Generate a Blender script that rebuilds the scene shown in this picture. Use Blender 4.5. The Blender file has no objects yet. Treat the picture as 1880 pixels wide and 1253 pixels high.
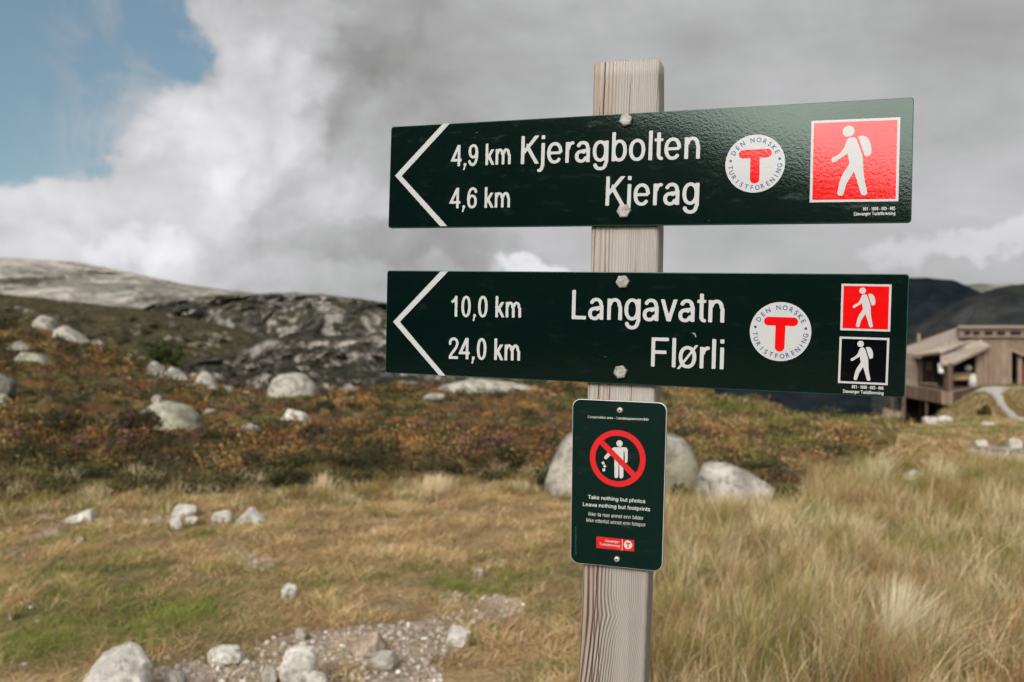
import bpy, bmesh, math, random
import numpy as np
from mathutils import Vector, Matrix, noise as mnoise
R_ = math.radians
random.seed(7)
rng = np.random.default_rng(7)
SC = bpy.context.scene
COL = SC.collection

# ------------------------------------------------------------------ camera
F = 1650.0; CU, CV = 940.0, 626.5; CAMZ = 1.6
cam_d = bpy.data.cameras.new("camera"); cam = bpy.data.objects.new("camera", cam_d); COL.objects.link(cam)
cam.location = (0, 0, CAMZ); cam.rotation_euler = (R_(90), 0, 0)
cam_d.sensor_width = 36.0; cam_d.lens = F * 36.0 / 1880.0
cam_d.clip_start = 0.05; cam_d.clip_end = 20000
cam_d.dof.use_dof = True; cam_d.dof.focus_distance = 1.165; cam_d.dof.aperture_fstop = 6.0
SC.camera = cam

# ------------------------------------------------------------------ exposure
SC.view_settings.view_transform = 'Standard'; SC.view_settings.look = 'None'
SC.view_settings.exposure = -0.54; SC.view_settings.gamma = 1.0

SUN_AZ, SUN_EL = 180 + 24, 32        # degrees clockwise from +Y seen from above (behind the camera, to its left)


class NT:
    """small helper for writing node trees"""
    def __init__(s, tree): s.t = tree; s.n = tree.nodes; s.l = tree.links
    def node(s, typ, **kw):
        n = s.n.new(typ)
        for k, v in kw.items(): setattr(n, k, v)
        return n
    def put(s, sock, v):
        if isinstance(v, bpy.types.NodeSocket): s.l.new(v, sock)
        elif v is not None:
            try: sock.default_value = v
            except Exception: sock.default_value = (*v, 1.0)
    def m(s, op, a, b=None, c=None, clamp=False):
        n = s.node('ShaderNodeMath', operation=op); n.use_clamp = clamp
        s.put(n.inputs[0], a)
        if b is not None: s.put(n.inputs[1], b)
        if c is not None: s.put(n.inputs[2], c)
        return n.outputs[0]
    def smooth(s, x, a, b, lo=0.0, hi=1.0):
        n = s.node('ShaderNodeMapRange', interpolation_type='SMOOTHSTEP')
        s.put(n.inputs[0], x); s.put(n.inputs[1], a); s.put(n.inputs[2], b); s.put(n.inputs[3], lo); s.put(n.inputs[4], hi)
        return n.outputs[0]
    def noise(s, vec, scale, detail=4, rough=0.5, dist=0.0, out='Fac'):
        n = s.node('ShaderNodeTexNoise'); s.put(n.inputs['Vector'], vec)
        n.inputs['Scale'].default_value = scale; n.inputs['Detail'].default_value = detail
        n.inputs['Roughness'].default_value = rough; n.inputs['Distortion'].default_value = dist
        return n.outputs[out]
    def mix(s, f, a, b, mode='MIX'):
        n = s.node('ShaderNodeMix', data_type='RGBA', blend_type=mode)
        s.put(n.inputs[0], f); s.put(n.inputs[6], a if isinstance(a, bpy.types.NodeSocket) else (*a, 1)); s.put(n.inputs[7], b if isinstance(b, bpy.types.NodeSocket) else (*b, 1))
        return n.outputs[2]
    def scalev(s, vec, sc):
        n = s.node('ShaderNodeVectorMath', operation='MULTIPLY'); s.put(n.inputs[0], vec); n.inputs[1].default_value = sc
        return n.outputs[0]
    def addv(s, a, b):
        n = s.node('ShaderNodeVectorMath', operation='ADD'); s.put(n.inputs[0], a); s.put(n.inputs[1], b)
        return n.outputs[0]
    def xyz(s, x, y, z):
        n = s.node('ShaderNodeCombineXYZ'); s.put(n.inputs[0], x); s.put(n.inputs[1], y); s.put(n.inputs[2], z)
        return n.outputs[0]
    def sep(s, v):
        n = s.node('ShaderNodeSeparateXYZ'); s.put(n.inputs[0], v); return n.outputs
    def ramp(s, f, stops):
        n = s.node('ShaderNodeValToRGB'); s.put(n.inputs[0], f)
        e = n.color_ramp.elements
        while len(e) < len(stops): e.new(0.5)
        for el, (p, c) in zip(e, stops): el.position = p; el.color = (*c, 1)
        return n.outputs[0]
    def bump(s, h, strength, dist=1.0, normal=None):
        n = s.node('ShaderNodeBump'); n.inputs['Strength'].default_value = strength; n.inputs['Distance'].default_value = dist
        s.put(n.inputs['Height'], h)
        if normal is not None: s.put(n.inputs['Normal'], normal)
        return n.outputs[0]


# ------------------------------------------------------------------ world: blue sky with broken cloud
world = bpy.data.worlds.new("World"); SC.world = world; world.use_nodes = True
T = NT(world.node_tree); T.n.clear()
sky = T.node('ShaderNodeTexSky', sky_type='NISHITA'); sky.sun_disc = False
sky.sun_elevation = R_(SUN_EL); sky.sun_rotation = R_(SUN_AZ); sky.air_density = 1.0; sky.dust_density = 1.5; sky.altitude = 600
tc = T.node('ShaderNodeTexCoord').outputs['Generated']
sx, sy, sz = T.sep(tc)
az = T.m('MULTIPLY', T.m('ARCTAN2', sx, sy), 57.2958)
el = T.m('MULTIPLY', T.m('ARCSINE', sz), 57.2958)
# billowing warp of the sky coordinates
wv = T.noise(tc, 7.0, 6, 0.55, out='Color')
w1, w2, _ = T.sep(wv); wf1, wf2, _ = T.sep(T.noise(tc, 26.0, 5, 0.6, out='Color'))
azw = T.m('ADD', T.m('ADD', az, T.m('MULTIPLY', T.m('SUBTRACT', w1, 0.5), 15.0)), T.m('MULTIPLY', T.m('SUBTRACT', wf1, 0.5), 4.0))
elw = T.m('ADD', T.m('ADD', el, T.m('MULTIPLY', T.m('SUBTRACT', w2, 0.5), 9.0)), T.m('MULTIPLY', T.m('SUBTRACT', wf2, 0.5), 3.0))
vo = T.node('ShaderNodeTexVoronoi', feature='F1'); T.l.new(T.addv(tc, T.scalev(wv, (0.12, 0.12, 0.12))), vo.inputs['Vector'])
vo.inputs['Scale'].default_value = 11.0; vo.inputs['Detail'].default_value = 2.0; vo.inputs['Roughness'].default_value = 0.55
puff = T.m('SUBTRACT', 0.42, vo.outputs['Distance'])
def blob(a, e, ra, re, i0=1.25, i1=0.6, pk=0.0):
    dx = T.m('DIVIDE', T.m('SUBTRACT', azw, a), ra); dy = T.m('DIVIDE', T.m('SUBTRACT', elw, e), re)
    d2 = T.m('ADD', T.m('MULTIPLY', dx, dx), T.m('MULTIPLY', dy, dy))
    if pk: d2 = T.m('ADD', d2, T.m('MULTIPLY', puff, pk))
    return T.smooth(d2, i0, i1)
flat = T.xyz(T.m('MULTIPLY', az, 0.05), T.m('MULTIPLY', el, 0.13), 0.0)
fb = T.noise(flat, 1.6, 8, 0.55, 0.3)
fb2 = T.noise(tc, 3.2, 5, 0.5)
fb3 = T.noise(tc, 9.0, 7, 0.6, 0.6)
# cloud cover
blue = blob(-33.6, 17.9, 12.2, 7.7, 1.16, 0.74, 0.75)
wisp = T.m('MULTIPLY', T.smooth(fb3, 0.40, 0.62), 0.85)
wisp = T.m('MULTIPLY', wisp, T.smooth(az, -30, -20))
blue = T.m('MULTIPLY', blue, T.m('SUBTRACT', 1.0, wisp))
# cloud brightness
lum = T.m('ADD', 0.505, T.m('MULTIPLY', T.m('SUBTRACT', fb, 0.5), 0.34))
lum = T.m('ADD', lum, T.m('MULTIPLY', T.m('SUBTRACT', fb3, 0.5), T.smooth(az, 2, -14, 0.10, 0.34)))
def addb(w, *a):
    global lum
    lum = T.m('ADD', lum, T.m('MULTIPLY', blob(*a), w))
addb(0.17, -16.5, 13.0, 6.0, 5.0, 1.5, 0.2, -0.8)
lum = T.m('ADD', lum, T.m('MULTIPLY', puff, T.smooth(az, 4, -10, 0.02, 0.13)))
addb(0.08, -14.0, 8.5, 7.0, 2.8, 1.6, 0.0)
addb(0.10, -23.0, 8.6, 7.0, 3.0, 1.6, 0.0)
addb(0.10, -16.5, 19.0, 5.0, 3.4, 1.6, 0.0)
addb(-0.08, -4.0, 16.5, 8.0, 5.5, 1.9, 0.0)
addb(0.10, -22.0, 8.0, 15.0, 7.0, 1.5, 0.2)
addb(-0.07, 22.0, 17.0, 16.0, 5.0, 1.7, 0.0)
addb(0.10, -24.0, 4.5, 9.0, 1.6, 1.6, 0.0)
addb(-0.11, -8.0, 6.6, 9.0, 1.5, 1.5, 0.1)
addb(-0.04, -13.0, 8.6, 4.0, 1.0, 1.5, 0.2)
addb(-0.02, -26.0, 7.2, 4.0, 1.6, 1.5, 0.1)
addb(0.16, -22.0, 5.6, 3.0, 1.6, 1.5, 0.1)
addb(0.30, 1.5, 5.2, 3.4, 0.7, 1.4, 0.2)
addb(0.14, 27.0, 5.0, 5.0, 1.0, 1.5, 0.2)
lum = T.m('MAXIMUM', lum, 0.2)
ccol = T.mix(T.smooth(lum, 0.30, 0.62), (0.97, 0.985, 0.965), (1.0, 0.995, 1.03))
cn = T.node('ShaderNodeVectorMath', operation='SCALE'); T.l.new(ccol, cn.inputs[0]); T.l.new(T.m('MULTIPLY', lum, 12.6), cn.inputs['Scale'])
# thin bright cloud round the veiled sun, behind the camera
sd = (math.sin(R_(SUN_AZ)) * math.cos(R_(SUN_EL)), math.cos(R_(SUN_AZ)) * math.cos(R_(SUN_EL)), math.sin(R_(SUN_EL)))
dp = T.node('ShaderNodeVectorMath', operation='DOT_PRODUCT'); T.l.new(tc, dp.inputs[0]); dp.inputs[1].default_value = sd
halo = T.m('MULTIPLY', T.smooth(dp.outputs['Value'], math.cos(R_(38)), math.cos(R_(8))), 80.0)
hal = T.node('ShaderNodeVectorMath', operation='SCALE'); hal.inputs[0].default_value = (1.0, 0.97, 0.92); T.l.new(T.m('MULTIPLY', halo, T.smooth(fb2, 0.3, 0.6, 0.7, 1.1)), hal.inputs['Scale'])
skyc = T.mix(blue, cn.outputs[0], T.mix(0.42, T.mix(1.0, sky.outputs[0], (1.45, 1.5, 1.35), 'MULTIPLY'), (2.3, 3.5, 4.3)))
tot = T.addv(skyc, hal.outputs[0])
bg = T.node('ShaderNodeBackground'); T.l.new(tot, bg.inputs[0]); bg.inputs[1].default_value = 0.12
wo = T.node('ShaderNodeOutputWorld'); T.l.new(bg.outputs[0], wo.inputs[0])
world.cycles.sampling_method = 'MANUAL'; world.cycles.sample_map_resolution = 512

# ------------------------------------------------------------------ sun
sun_d = bpy.data.lights.new("sun", 'SUN'); sun_d.energy = 2.0; sun_d.angle = R_(4.0); sun_d.color = (1.0, 0.92, 0.80)
sun = bpy.data.objects.new("sun", sun_d); COL.objects.link(sun)
sun.rotation_euler = Vector(sd).to_track_quat('Z', 'Y').to_euler()

SC.cycles.use_denoising = True
SC.cycles.max_bounces = 5; SC.cycles.diffuse_bounces = 2; SC.cycles.glossy_bounces = 3; SC.cycles.transmission_bounces = 2
SC.cycles.caustics_reflective = False; SC.cycles.caustics_refractive = False


# ------------------------------------------------------------------ general helpers
def W(u, v, Y):
    """point at forward distance Y seen at photo position (u, v)"""
    return Vector(((u - CU) / F * Y, Y, CAMZ - (v - CV) / F * Y))

def tag(o, label=None, cat=None, group=None, kind=None):
    if label: o['label'] = label
    if cat: o['category'] = cat
    if group: o['group'] = group
    if kind: o['kind'] = kind
    return o

def link(o, parent=None):
    COL.objects.link(o)
    if parent is not None: o.parent = parent
    return o

def empty(name, loc, **kw):
    o = bpy.data.objects.new(name, None); o.empty_display_size = 0.1; o.location = loc
    link(o); return tag(o, **kw)

def mesh_obj(name, verts, faces, mats, parent=None, smooth=False, fm=None):
    me = bpy.data.meshes.new(name); me.from_pydata([tuple(v) for v in verts], [], faces)
    for m in (mats if isinstance(mats, (list, tuple)) else [mats]): me.materials.append(m)
    if fm is not None: me.polygons.foreach_set('material_index', fm)
    if smooth: me.polygons.foreach_set('use_smooth', [True] * len(me.polygons))
    me.update()
    return link(bpy.data.objects.new(name, me), parent)

def bm_obj(name, bm, mats, parent=None, smooth=False):
    me = bpy.data.meshes.new(name); bm.normal_update(); bm.to_mesh(me); bm.free()
    for m in (mats if isinstance(mats, (list, tuple)) else [mats]): me.materials.append(m)
    if smooth: me.polygons.foreach_set('use_smooth', [True] * len(me.polygons))
    return link(bpy.data.objects.new(name, me), parent)

def np_mesh(name, V, loops, starts, mats, cols=None, smooth=False, parent=None):
    me = bpy.data.meshes.new(name)
    me.vertices.add(len(V)); me.vertices.foreach_set('co', V.astype(np.float32).ravel())
    me.loops.add(len(loops)); me.loops.foreach_set('vertex_index', loops.astype(np.int32))
    me.polygons.add(len(starts)); me.polygons.foreach_set('loop_start', starts.astype(np.int32))
    if smooth: me.polygons.foreach_set('use_smooth', np.ones(len(starts), bool))
    if cols is not None:
        a = me.color_attributes.new('Col', 'FLOAT_COLOR', 'POINT')
        c4 = np.ones((len(V), 4), np.float32); c4[:, :3] = cols; a.data.foreach_set('color', c4.ravel())
    me.update(calc_edges=True); me.validate()
    for m in (mats if isinstance(mats, (list, tuple)) else [mats]): me.materials.append(m)
    return link(bpy.data.objects.new(name, me), parent)

def grid_faces(nr, nc, wrap=False):
    i = np.arange(nr - 1)[:, None]; j = np.arange(nc if wrap else nc - 1)[None, :]
    j2 = (j + 1) % nc
    q = np.stack([i * nc + j, i * nc + j2, (i + 1) * nc + j2, (i + 1) * nc + j], -1).reshape(-1, 4)
    return q.ravel(), np.arange(len(q)) * 4

# vectorised gradient noise
_perm = np.random.default_rng(3).permutation(256); _perm = np.concatenate([_perm, _perm, _perm])
_grad = np.random.default_rng(4).normal(size=(256, 3)); _grad /= np.linalg.norm(_grad, axis=1)[:, None]
def perlin(P):
    P = np.asarray(P, float); I = np.floor(P).astype(int); f = P - I; I = I & 255
    w = f * f * f * (f * (f * 6 - 15) + 10)
    out = 0
    for dx in (0, 1):
        for dy in (0, 1):
            for dz in (0, 1):
                h = _perm[_perm[_perm[(I[..., 0] + dx) & 255] + ((I[..., 1] + dy) & 255)] + ((I[..., 2] + dz) & 255)]
                g = _grad[h]
                d = (g * (f - np.array([dx, dy, dz]))).sum(-1)
                wx = w[..., 0] if dx else 1 - w[..., 0]; wy = w[..., 1] if dy else 1 - w[..., 1]; wz = w[..., 2] if dz else 1 - w[..., 2]
                out = out + d * wx * wy * wz
    return out * 1.6
def fbm(P, oct=4, gain=0.5, lac=2.03):
    P = np.asarray(P, float); s = 0; a = 1.0
    for k in range(oct): s = s + a * perlin(P + k * 17.3); P = P * lac; a *= gain
    return s
def ridged(P, oct=4, gain=0.5, lac=2.1):
    P = np.asarray(P, float); s = 0; a = 1.0
    for k in range(oct): s = s + a * (1 - 2 * np.abs(perlin(P + k * 11.1))); P = P * lac; a *= gain
    return s
def sstep(x, a, b):
    t = np.clip((x - a) / (b - a), 0, 1); return t * t * (3 - 2 * t)


# ------------------------------------------------------------------ materials
def mat(name):
    m = bpy.data.materials.new(name); m.use_nodes = True; t = NT(m.node_tree); t.n.clear()
    b = t.node('ShaderNodeBsdfPrincipled'); o = t.node('ShaderNodeOutputMaterial'); t.l.new(b.outputs[0], o.inputs[0])
    return m, t, b
def objc(t): return t.node('ShaderNodeTexCoord').outputs['Object']
def geo(t): return t.node('ShaderNodeNewGeometry').outputs['Position']
def plain(name, col, rough=0.6, metal=0.0, var=0.25, scale=8.0, bump=0.0, spec=0.5):
    m, t, b = mat(name); p = objc(t)
    n = t.noise(p, scale, 6, 0.6)
    c = t.mix(n, tuple(x * (1 - var) for x in col), tuple(x * (1 + var) for x in col))
    t.put(b.inputs['Base Color'], c); b.inputs['Roughness'].default_value = rough; b.inputs['Metallic'].default_value = metal
    b.inputs['Specular IOR Level'].default_value = spec
    if bump: t.put(b.inputs['Normal'], t.bump(n, bump, 0.02))
    return m

def enamel(name, col, peel=0.020, rough=0.07, ior=1.62, grime=0.02, tint=None):
    """glossy powder coat with orange peel"""
    m, t, b = mat(name); p = objc(t)
    n1 = t.noise(p, 240, 3, 0.55); n2 = t.noise(p, 620, 2, 0.5)
    h = t.m('ADD', n1, t.m('MULTIPLY', n2, 0.35))
    t.put(b.inputs['Normal'], t.bump(h, peel, 0.004))
    d = t.smooth(t.noise(t.scalev(p, (30, 90, 30)), 1.0, 6, 0.65), 0.52, 0.85)
    c = t.mix(t.m('MULTIPLY', d, grime), col, (0.30, 0.29, 0.27))
    t.put(b.inputs['Base Color'], c)
    t.put(b.inputs['Roughness'], t.m('ADD', rough, t.m('MULTIPLY', d, 0.15)))
    b.inputs['IOR'].default_value = ior
    if tint: b.inputs['Specular Tint'].default_value = (*tint, 1)
    return m
M_GREEN = enamel('sign_green', (0.0004, 0.0050, 0.0042), ior=1.62, tint=(0.80, 1.0, 0.90))
M_GREEN2 = enamel('notice_green', (0.0006, 0.0105, 0.0085), 0.015, 0.2, 1.45)
M_EDGE_GLINT = enamel('sign_edge_highlight', (0.006, 0.075, 0.055), 0.03, 0.3, 1.5)  # edge highlight of the boards put into a lighter green
M_WHITE = enamel('vinyl_white', (0.46, 0.45, 0.445), 0.02, 0.2, 1.5, 0.10)
M_GREY = enamel('vinyl_light_grey', (0.43, 0.435, 0.44), 0.02, 0.16, 1.55)
M_RED = enamel('vinyl_red', (0.60, 0.002, 0.003), 0.020, 0.08, 1.6, 0.02)
M_RED2 = enamel('print_red', (0.50, 0.010, 0.014), 0.03, 0.3, 1.5, 0.02)
M_BLUE = enamel('vinyl_blue', (0.015, 0.05, 0.19), 0.02, 0.2, 1.5, 0.02)
M_BLACK = enamel('vinyl_black', (0.0006, 0.0012, 0.002), 0.02, 0.1, 1.38, 0.02)
M_DULLGRN = enamel('print_faint_green', (0.01, 0.12, 0.07), 0.03, 0.3, 1.5)

M_CHIP = plain('scratched_enamel', (0.22, 0.25, 0.22), .6)
def zinc(name, c0, c1, rough):
    m, t, b = mat(name); p = objc(t)
    n = t.noise(p, 420, 5, 0.65); n2 = t.noise(p, 90, 3, 0.5)
    t.put(b.inputs['Base Color'], t.mix(t.smooth(t.m('ADD', t.m('MULTIPLY', n, 0.6), t.m('MULTIPLY', n2, 0.4)), 0.35, 0.65), c0, c1))
    b.inputs['Metallic'].default_value = 0.35; b.inputs['Roughness'].default_value = rough
    t.put(b.inputs['Normal'], t.bump(n, 0.5, 0.0015))
    return m
M_BOLT = zinc('galvanised_bolt', (0.12, 0.115, 0.105), (0.36, 0.35, 0.325), 0.5)
M_SCREW = zinc('steel_screw', (0.35, 0.34, 0.33), (0.62, 0.61, 0.6), 0.28)
M_DARK = plain('dark_socket', (0.02, 0.02, 0.02), 0.7)

def post_wood():
    m, t, b = mat('weathered_post_wood'); p = objc(t)
    x, y, z = t.sep(p)          # x across the face, y along the post
    wob = t.noise(t.scalev(p, (6, 1.6, 6)), 1.0, 3, 0.5)
    wob2 = t.noise(t.scalev(p, (14, 5.0, 14)), 1.0, 3, 0.5)
    xx = t.m('ADD', x, t.m('MULTIPLY', t.m('SUBTRACT', wob, 0.5), 0.018))
    xx = t.m('ADD', xx, t.m('MULTIPLY', t.m('SUBTRACT', wob2, 0.5), 0.006))
    # swirl of the grain round a pin knot low on the post
    kx = t.m('SUBTRACT', x, t.m('ADD', PKX, 0.0)); ky = t.m('SUBTRACT', y, PKY)
    kd = t.m('ADD', t.m('MULTIPLY', kx, t.m('MULTIPLY', kx, 1500.0)), t.m('ADD', t.m('MULTIPLY', ky, t.m('MULTIPLY', ky, 1500.0)), t.m('MULTIPLY', t.m('ABSOLUTE', ky), 30.0)))
    kk = t.m('POWER', 2.718, t.m('MULTIPLY', kd, -1.0))
    xx = t.m('ADD', xx, t.m('MULTIPLY', kk, -0.0085))
    xx = t.m('ADD', xx, t.m('MULTIPLY', t.smooth(y, PKY, PKY - 0.16), 0.012))
    # rings: coarse on the left of the face, fine on the right
    tt = t.m('SUBTRACT', xx, PX0 + 0.010)
    ph = t.m('ADD', t.m('MULTIPLY', tt, 754.0), t.m('MULTIPLY', t.m('MULTIPLY', tt, t.m('MAXIMUM', tt, 0.0)), 14500.0))
    ph = t.m('ADD', ph, t.m('MULTIPLY', t.m('SUBTRACT', z, 0.0), 900.0))
    ring = t.m('ADD', 0.5, t.m('MULTIPLY', t.m('SINE', ph), 0.5))
    ring = t.m('POWER', ring, 1.9)
    fine = t.noise(t.scalev(p, (2600, 26, 2600)), 1.0, 4, 0.7)
    mid = t.noise(t.scalev(p, (420, 6, 420)), 1.0, 4, 0.6, 0.3)
    rmod = t.smooth(t.noise(t.scalev(p, (60, 3.2, 60)), 1.0, 3, 0.5), 0.32, 0.62)
    light = t.mix(fine, (0.25, 0.24, 0.222), (0.46, 0.445, 0.415))
    light = t.mix(t.smooth(mid, 0.4, 0.7, 0.0, 0.5), light, (0.31, 0.27, 0.24))
    lstain = t.m('MULTIPLY', t.smooth(x, PX0 + 0.044, PX0 + 0.012), t.smooth(t.noise(t.scalev(p, (24, 5, 24)), 1.0, 5, 0.6), 0.38, 0.60))
    warm = t.mix(t.m('MULTIPLY', lstain, 0.75), light, (0.29, 0.20, 0.145))
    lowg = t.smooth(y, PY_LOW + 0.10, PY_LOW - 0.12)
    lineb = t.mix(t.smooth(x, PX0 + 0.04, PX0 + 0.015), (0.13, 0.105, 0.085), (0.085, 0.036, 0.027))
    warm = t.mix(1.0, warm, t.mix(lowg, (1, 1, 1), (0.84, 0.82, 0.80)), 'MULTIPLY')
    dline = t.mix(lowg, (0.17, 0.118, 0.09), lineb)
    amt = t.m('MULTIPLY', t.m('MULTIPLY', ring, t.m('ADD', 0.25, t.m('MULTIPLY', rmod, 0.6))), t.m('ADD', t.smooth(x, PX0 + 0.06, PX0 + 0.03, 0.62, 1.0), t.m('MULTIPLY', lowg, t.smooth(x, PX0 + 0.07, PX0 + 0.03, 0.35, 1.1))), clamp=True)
    c = t.mix(amt, warm, dline)
    # drying cracks, long and thin
    def crack(x0, tilt, y0, y1, wdt, seed):
        cx = t.m('ADD', x0, t.m('MULTIPLY', t.m('SUBTRACT', y, y0), tilt))
        cx = t.m('ADD', cx, t.m('MULTIPLY', t.m('SUBTRACT', t.noise(t.xyz(seed, t.m('MULTIPLY', y, 28.0), 0.0), 1.0, 3, 0.5), 0.5), 0.004))
        d = t.m('ABSOLUTE', t.m('SUBTRACT', x, cx))
        k = t.smooth(d, wdt, wdt * 0.3)
        ends = t.m('MULTIPLY', t.smooth(y, y0 - 0.01, y0 + 0.03), t.smooth(y, y1 + 0.01, y1 - 0.03))
        return t.m('MULTIPLY', k, ends)
    cr = crack(PX0 + 0.013, 0.012, PYT - 0.20, PYT + 0.05, 0.0010, 1.0)
    for a in ((0.0065, 0.01, -0.34, -0.05, 0.0006, 2.0), (0.045, 0.03, -0.20, -0.02, 0.0005, 3.0), (0.017, 0.03, -0.48, -0.27, 0.0010, 4.0),
              (0.062, 0.005, -0.47, -0.26, 0.0005, 5.0), (0.030, 0.02, -0.60, -0.42, 0.0008, 6.0), (0.012, 0.02, -1.25, -0.66, 0.0010, 8.0), (0.034, -0.01, -1.3, -0.72, 0.0007, 9.0)):
        cr = t.m('MAXIMUM', cr, crack(PX0 + a[0], a[1], PYT + a[2], PYT + a[3], a[4], a[5]))
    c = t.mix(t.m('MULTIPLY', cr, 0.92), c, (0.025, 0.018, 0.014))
    # greenish algae stain along the edges and top
    t.put(b.inputs['Base Color'], c)
    b.inputs['Roughness'].default_value = 0.85; b.inputs['Specular IOR Level'].default_value = 0.25
    h = t.m('ADD', t.m('MULTIPLY', ring, -0.5), t.m('ADD', t.m('MULTIPLY', fine, 0.35), t.m('MULTIPLY', cr, -1.5)))
    t.put(b.inputs['Normal'], t.bump(h, 0.55, 0.0012))
    return m

def rock_mat(name, base, dark, lichen=(0.30, 0.32, 0.20), lk=0.4, bscale=1.0):
    m, t, b = mat(name); p = objc(t)
    n = t.noise(p, 3.0 * bscale, 8, 0.65); n2 = t.noise(p, 18 * bscale, 5, 0.6); n3 = t.noise(p, 1.2 * bscale, 4, 0.5)
    c = t.mix(t.smooth(n, 0.38, 0.58), dark, base)
    n4 = t.noise(p, 7.0 * bscale, 6, 0.7, 0.5)
    c = t.mix(t.m('MULTIPLY', t.smooth(n2, 0.5, 0.66), 0.6), c, tuple(x * 0.45 for x in dark))
    c = t.mix(t.m('MULTIPLY', t.smooth(n4, 0.54, 0.64), 0.65), c, tuple(x * 0.6 for x in dark))
    c = t.mix(t.m('MULTIPLY', t.smooth(n3, 0.45, 0.65), lk), c, lichen)
    t.put(b.inputs['Base Color'], c); b.inputs['Roughness'].default_value = 0.9; b.inputs['Specular IOR Level'].default_value = 0.2
    t.put(b.inputs['Normal'], t.bump(t.m('ADD', n, t.m('MULTIPLY', n2, 0.4)), 0.5, 0.06 / bscale))
    return m
RM = {
 'grey': rock_mat('grey_lichened_rock', (0.36, 0.335, 0.285), (0.15, 0.14, 0.115), (0.27, 0.27, 0.17), 0.5),
 'green': rock_mat('pale_green_lichened_rock', (0.37, 0.355, 0.29), (0.18, 0.175, 0.13), (0.27, 0.275, 0.17), 0.5),
 'white': rock_mat('white_quartz_rock', (0.60, 0.57, 0.52), (0.34, 0.32, 0.29), (0.42, 0.40, 0.34), 0.3, 2.0),
 'pale': rock_mat('pale_grey_rock', (0.43, 0.405, 0.355), (0.20, 0.19, 0.165), (0.32, 0.31, 0.24), 0.4),
 'dark': rock_mat('dark_grey_rock', (0.19, 0.185, 0.155), (0.09, 0.09, 0.075), (0.15, 0.16, 0.10), 0.4),
 'brown': rock_mat('brownish_rock', (0.40, 0.32, 0.26), (0.24, 0.17, 0.13), (0.36, 0.30, 0.24), 0.3, 2.0),
}

def leaf_mat(name, trans=0.3):
    m, t, b = mat(name)
    a = t.node('ShaderNodeAttribute'); a.attribute_name = 'Col'
    b.inputs['Roughness'].default_value = 0.8; b.inputs['Specular IOR Level'].default_value = 0.15
    t.l.new(a.outputs['Color'], b.inputs['Base Color'])
    tr = t.node('ShaderNodeBsdfTranslucent'); t.l.new(a.outputs['Color'], tr.inputs[0])
    mx = t.node('ShaderNodeMixShader'); mx.inputs[0].default_value = trans
    t.l.new(b.outputs[0], mx.inputs[1]); t.l.new(tr.outputs[0], mx.inputs[2])
    t.l.new(mx.outputs[0], t.n['Material Output'].inputs[0])
    return m
M_GRASS = leaf_mat('dry_grass_blades'); M_LEAF = leaf_mat('small_leaves', 0.2)

def ground_mat():
    m, t, b = mat('heath_ground'); p = geo(t)
    a = t.node('ShaderNodeAttribute'); a.attribute_name = 'Col'
    n = t.noise(p, 1.7, 7, 0.65); n2 = t.noise(p, 22, 6, 0.7); n3 = t.noise(p, 0.35, 3, 0.5)
    c = t.mix(1.0, a.outputs['Color'], t.ramp(n, [(0.3, (0.5, 0.52, 0.5)), (0.5, (1, 1, 1)), (0.7, (1.45, 1.38, 1.2))]), 'MULTIPLY')
    c = t.mix(1.0, c, t.ramp(n2, [(0.3, (0.5, 0.5, 0.5)), (0.5, (0.95, 0.95, 0.95)), (0.72, (1.5, 1.45, 1.4))]), 'MULTIPLY')
    t.put(b.inputs['Base Color'], c); b.inputs['Roughness'].default_value = 0.95; b.inputs['Specular IOR Level'].default_value = 0.1
    t.put(b.inputs['Normal'], t.bump(t.m('ADD', n2, t.m('MULTIPLY', n, 0.6)), 0.7, 0.08))
    return m
M_GROUND = ground_mat()

def hill_mat(name, rock, rockd, veg, vegd, k0, k1, sc, streak=(1, 1, 0.35), sheer=0.5):
    """rock with vegetation: patches by noise, vegetation on the flatter ledges"""
    m, t, b = mat(name); p = geo(t)
    q = t.scalev(p, tuple(s * sc for s in streak))
    n = t.noise(q, 1.0, 8, 0.62, 0.8); n2 = t.noise(p, sc * 4.0, 6, 0.6, 0.3); n3 = t.noise(p, sc * 0.35, 4, 0.5)
    nz = t.sep(t.node('ShaderNodeNewGeometry').outputs['Normal'])[2]
    f = t.m('ADD', t.m('ADD', t.m('MULTIPLY', n, 0.6), t.m('MULTIPLY', n3, 0.4)), t.m('MULTIPLY', t.m('SUBTRACT', nz, 0.6), sheer * 0.4))
    rc = t.mix(t.smooth(n2, 0.36, 0.64), rockd, rock)
    vc = t.mix(t.smooth(n2, 0.35, 0.62), vegd, veg)
    t.put(b.inputs['Base Color'], t.mix(t.smooth(f, k0, k1), rc, vc))
    b.inputs['Roughness'].default_value = 0.95; b.inputs['Specular IOR Level'].default_value = 0.05
    t.put(b.inputs['Normal'], t.bump(t.m('ADD', n, t.m('MULTIPLY', n2, 0.5)), 0.8, 2.5 / sc * 0.06))
    return m

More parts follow.
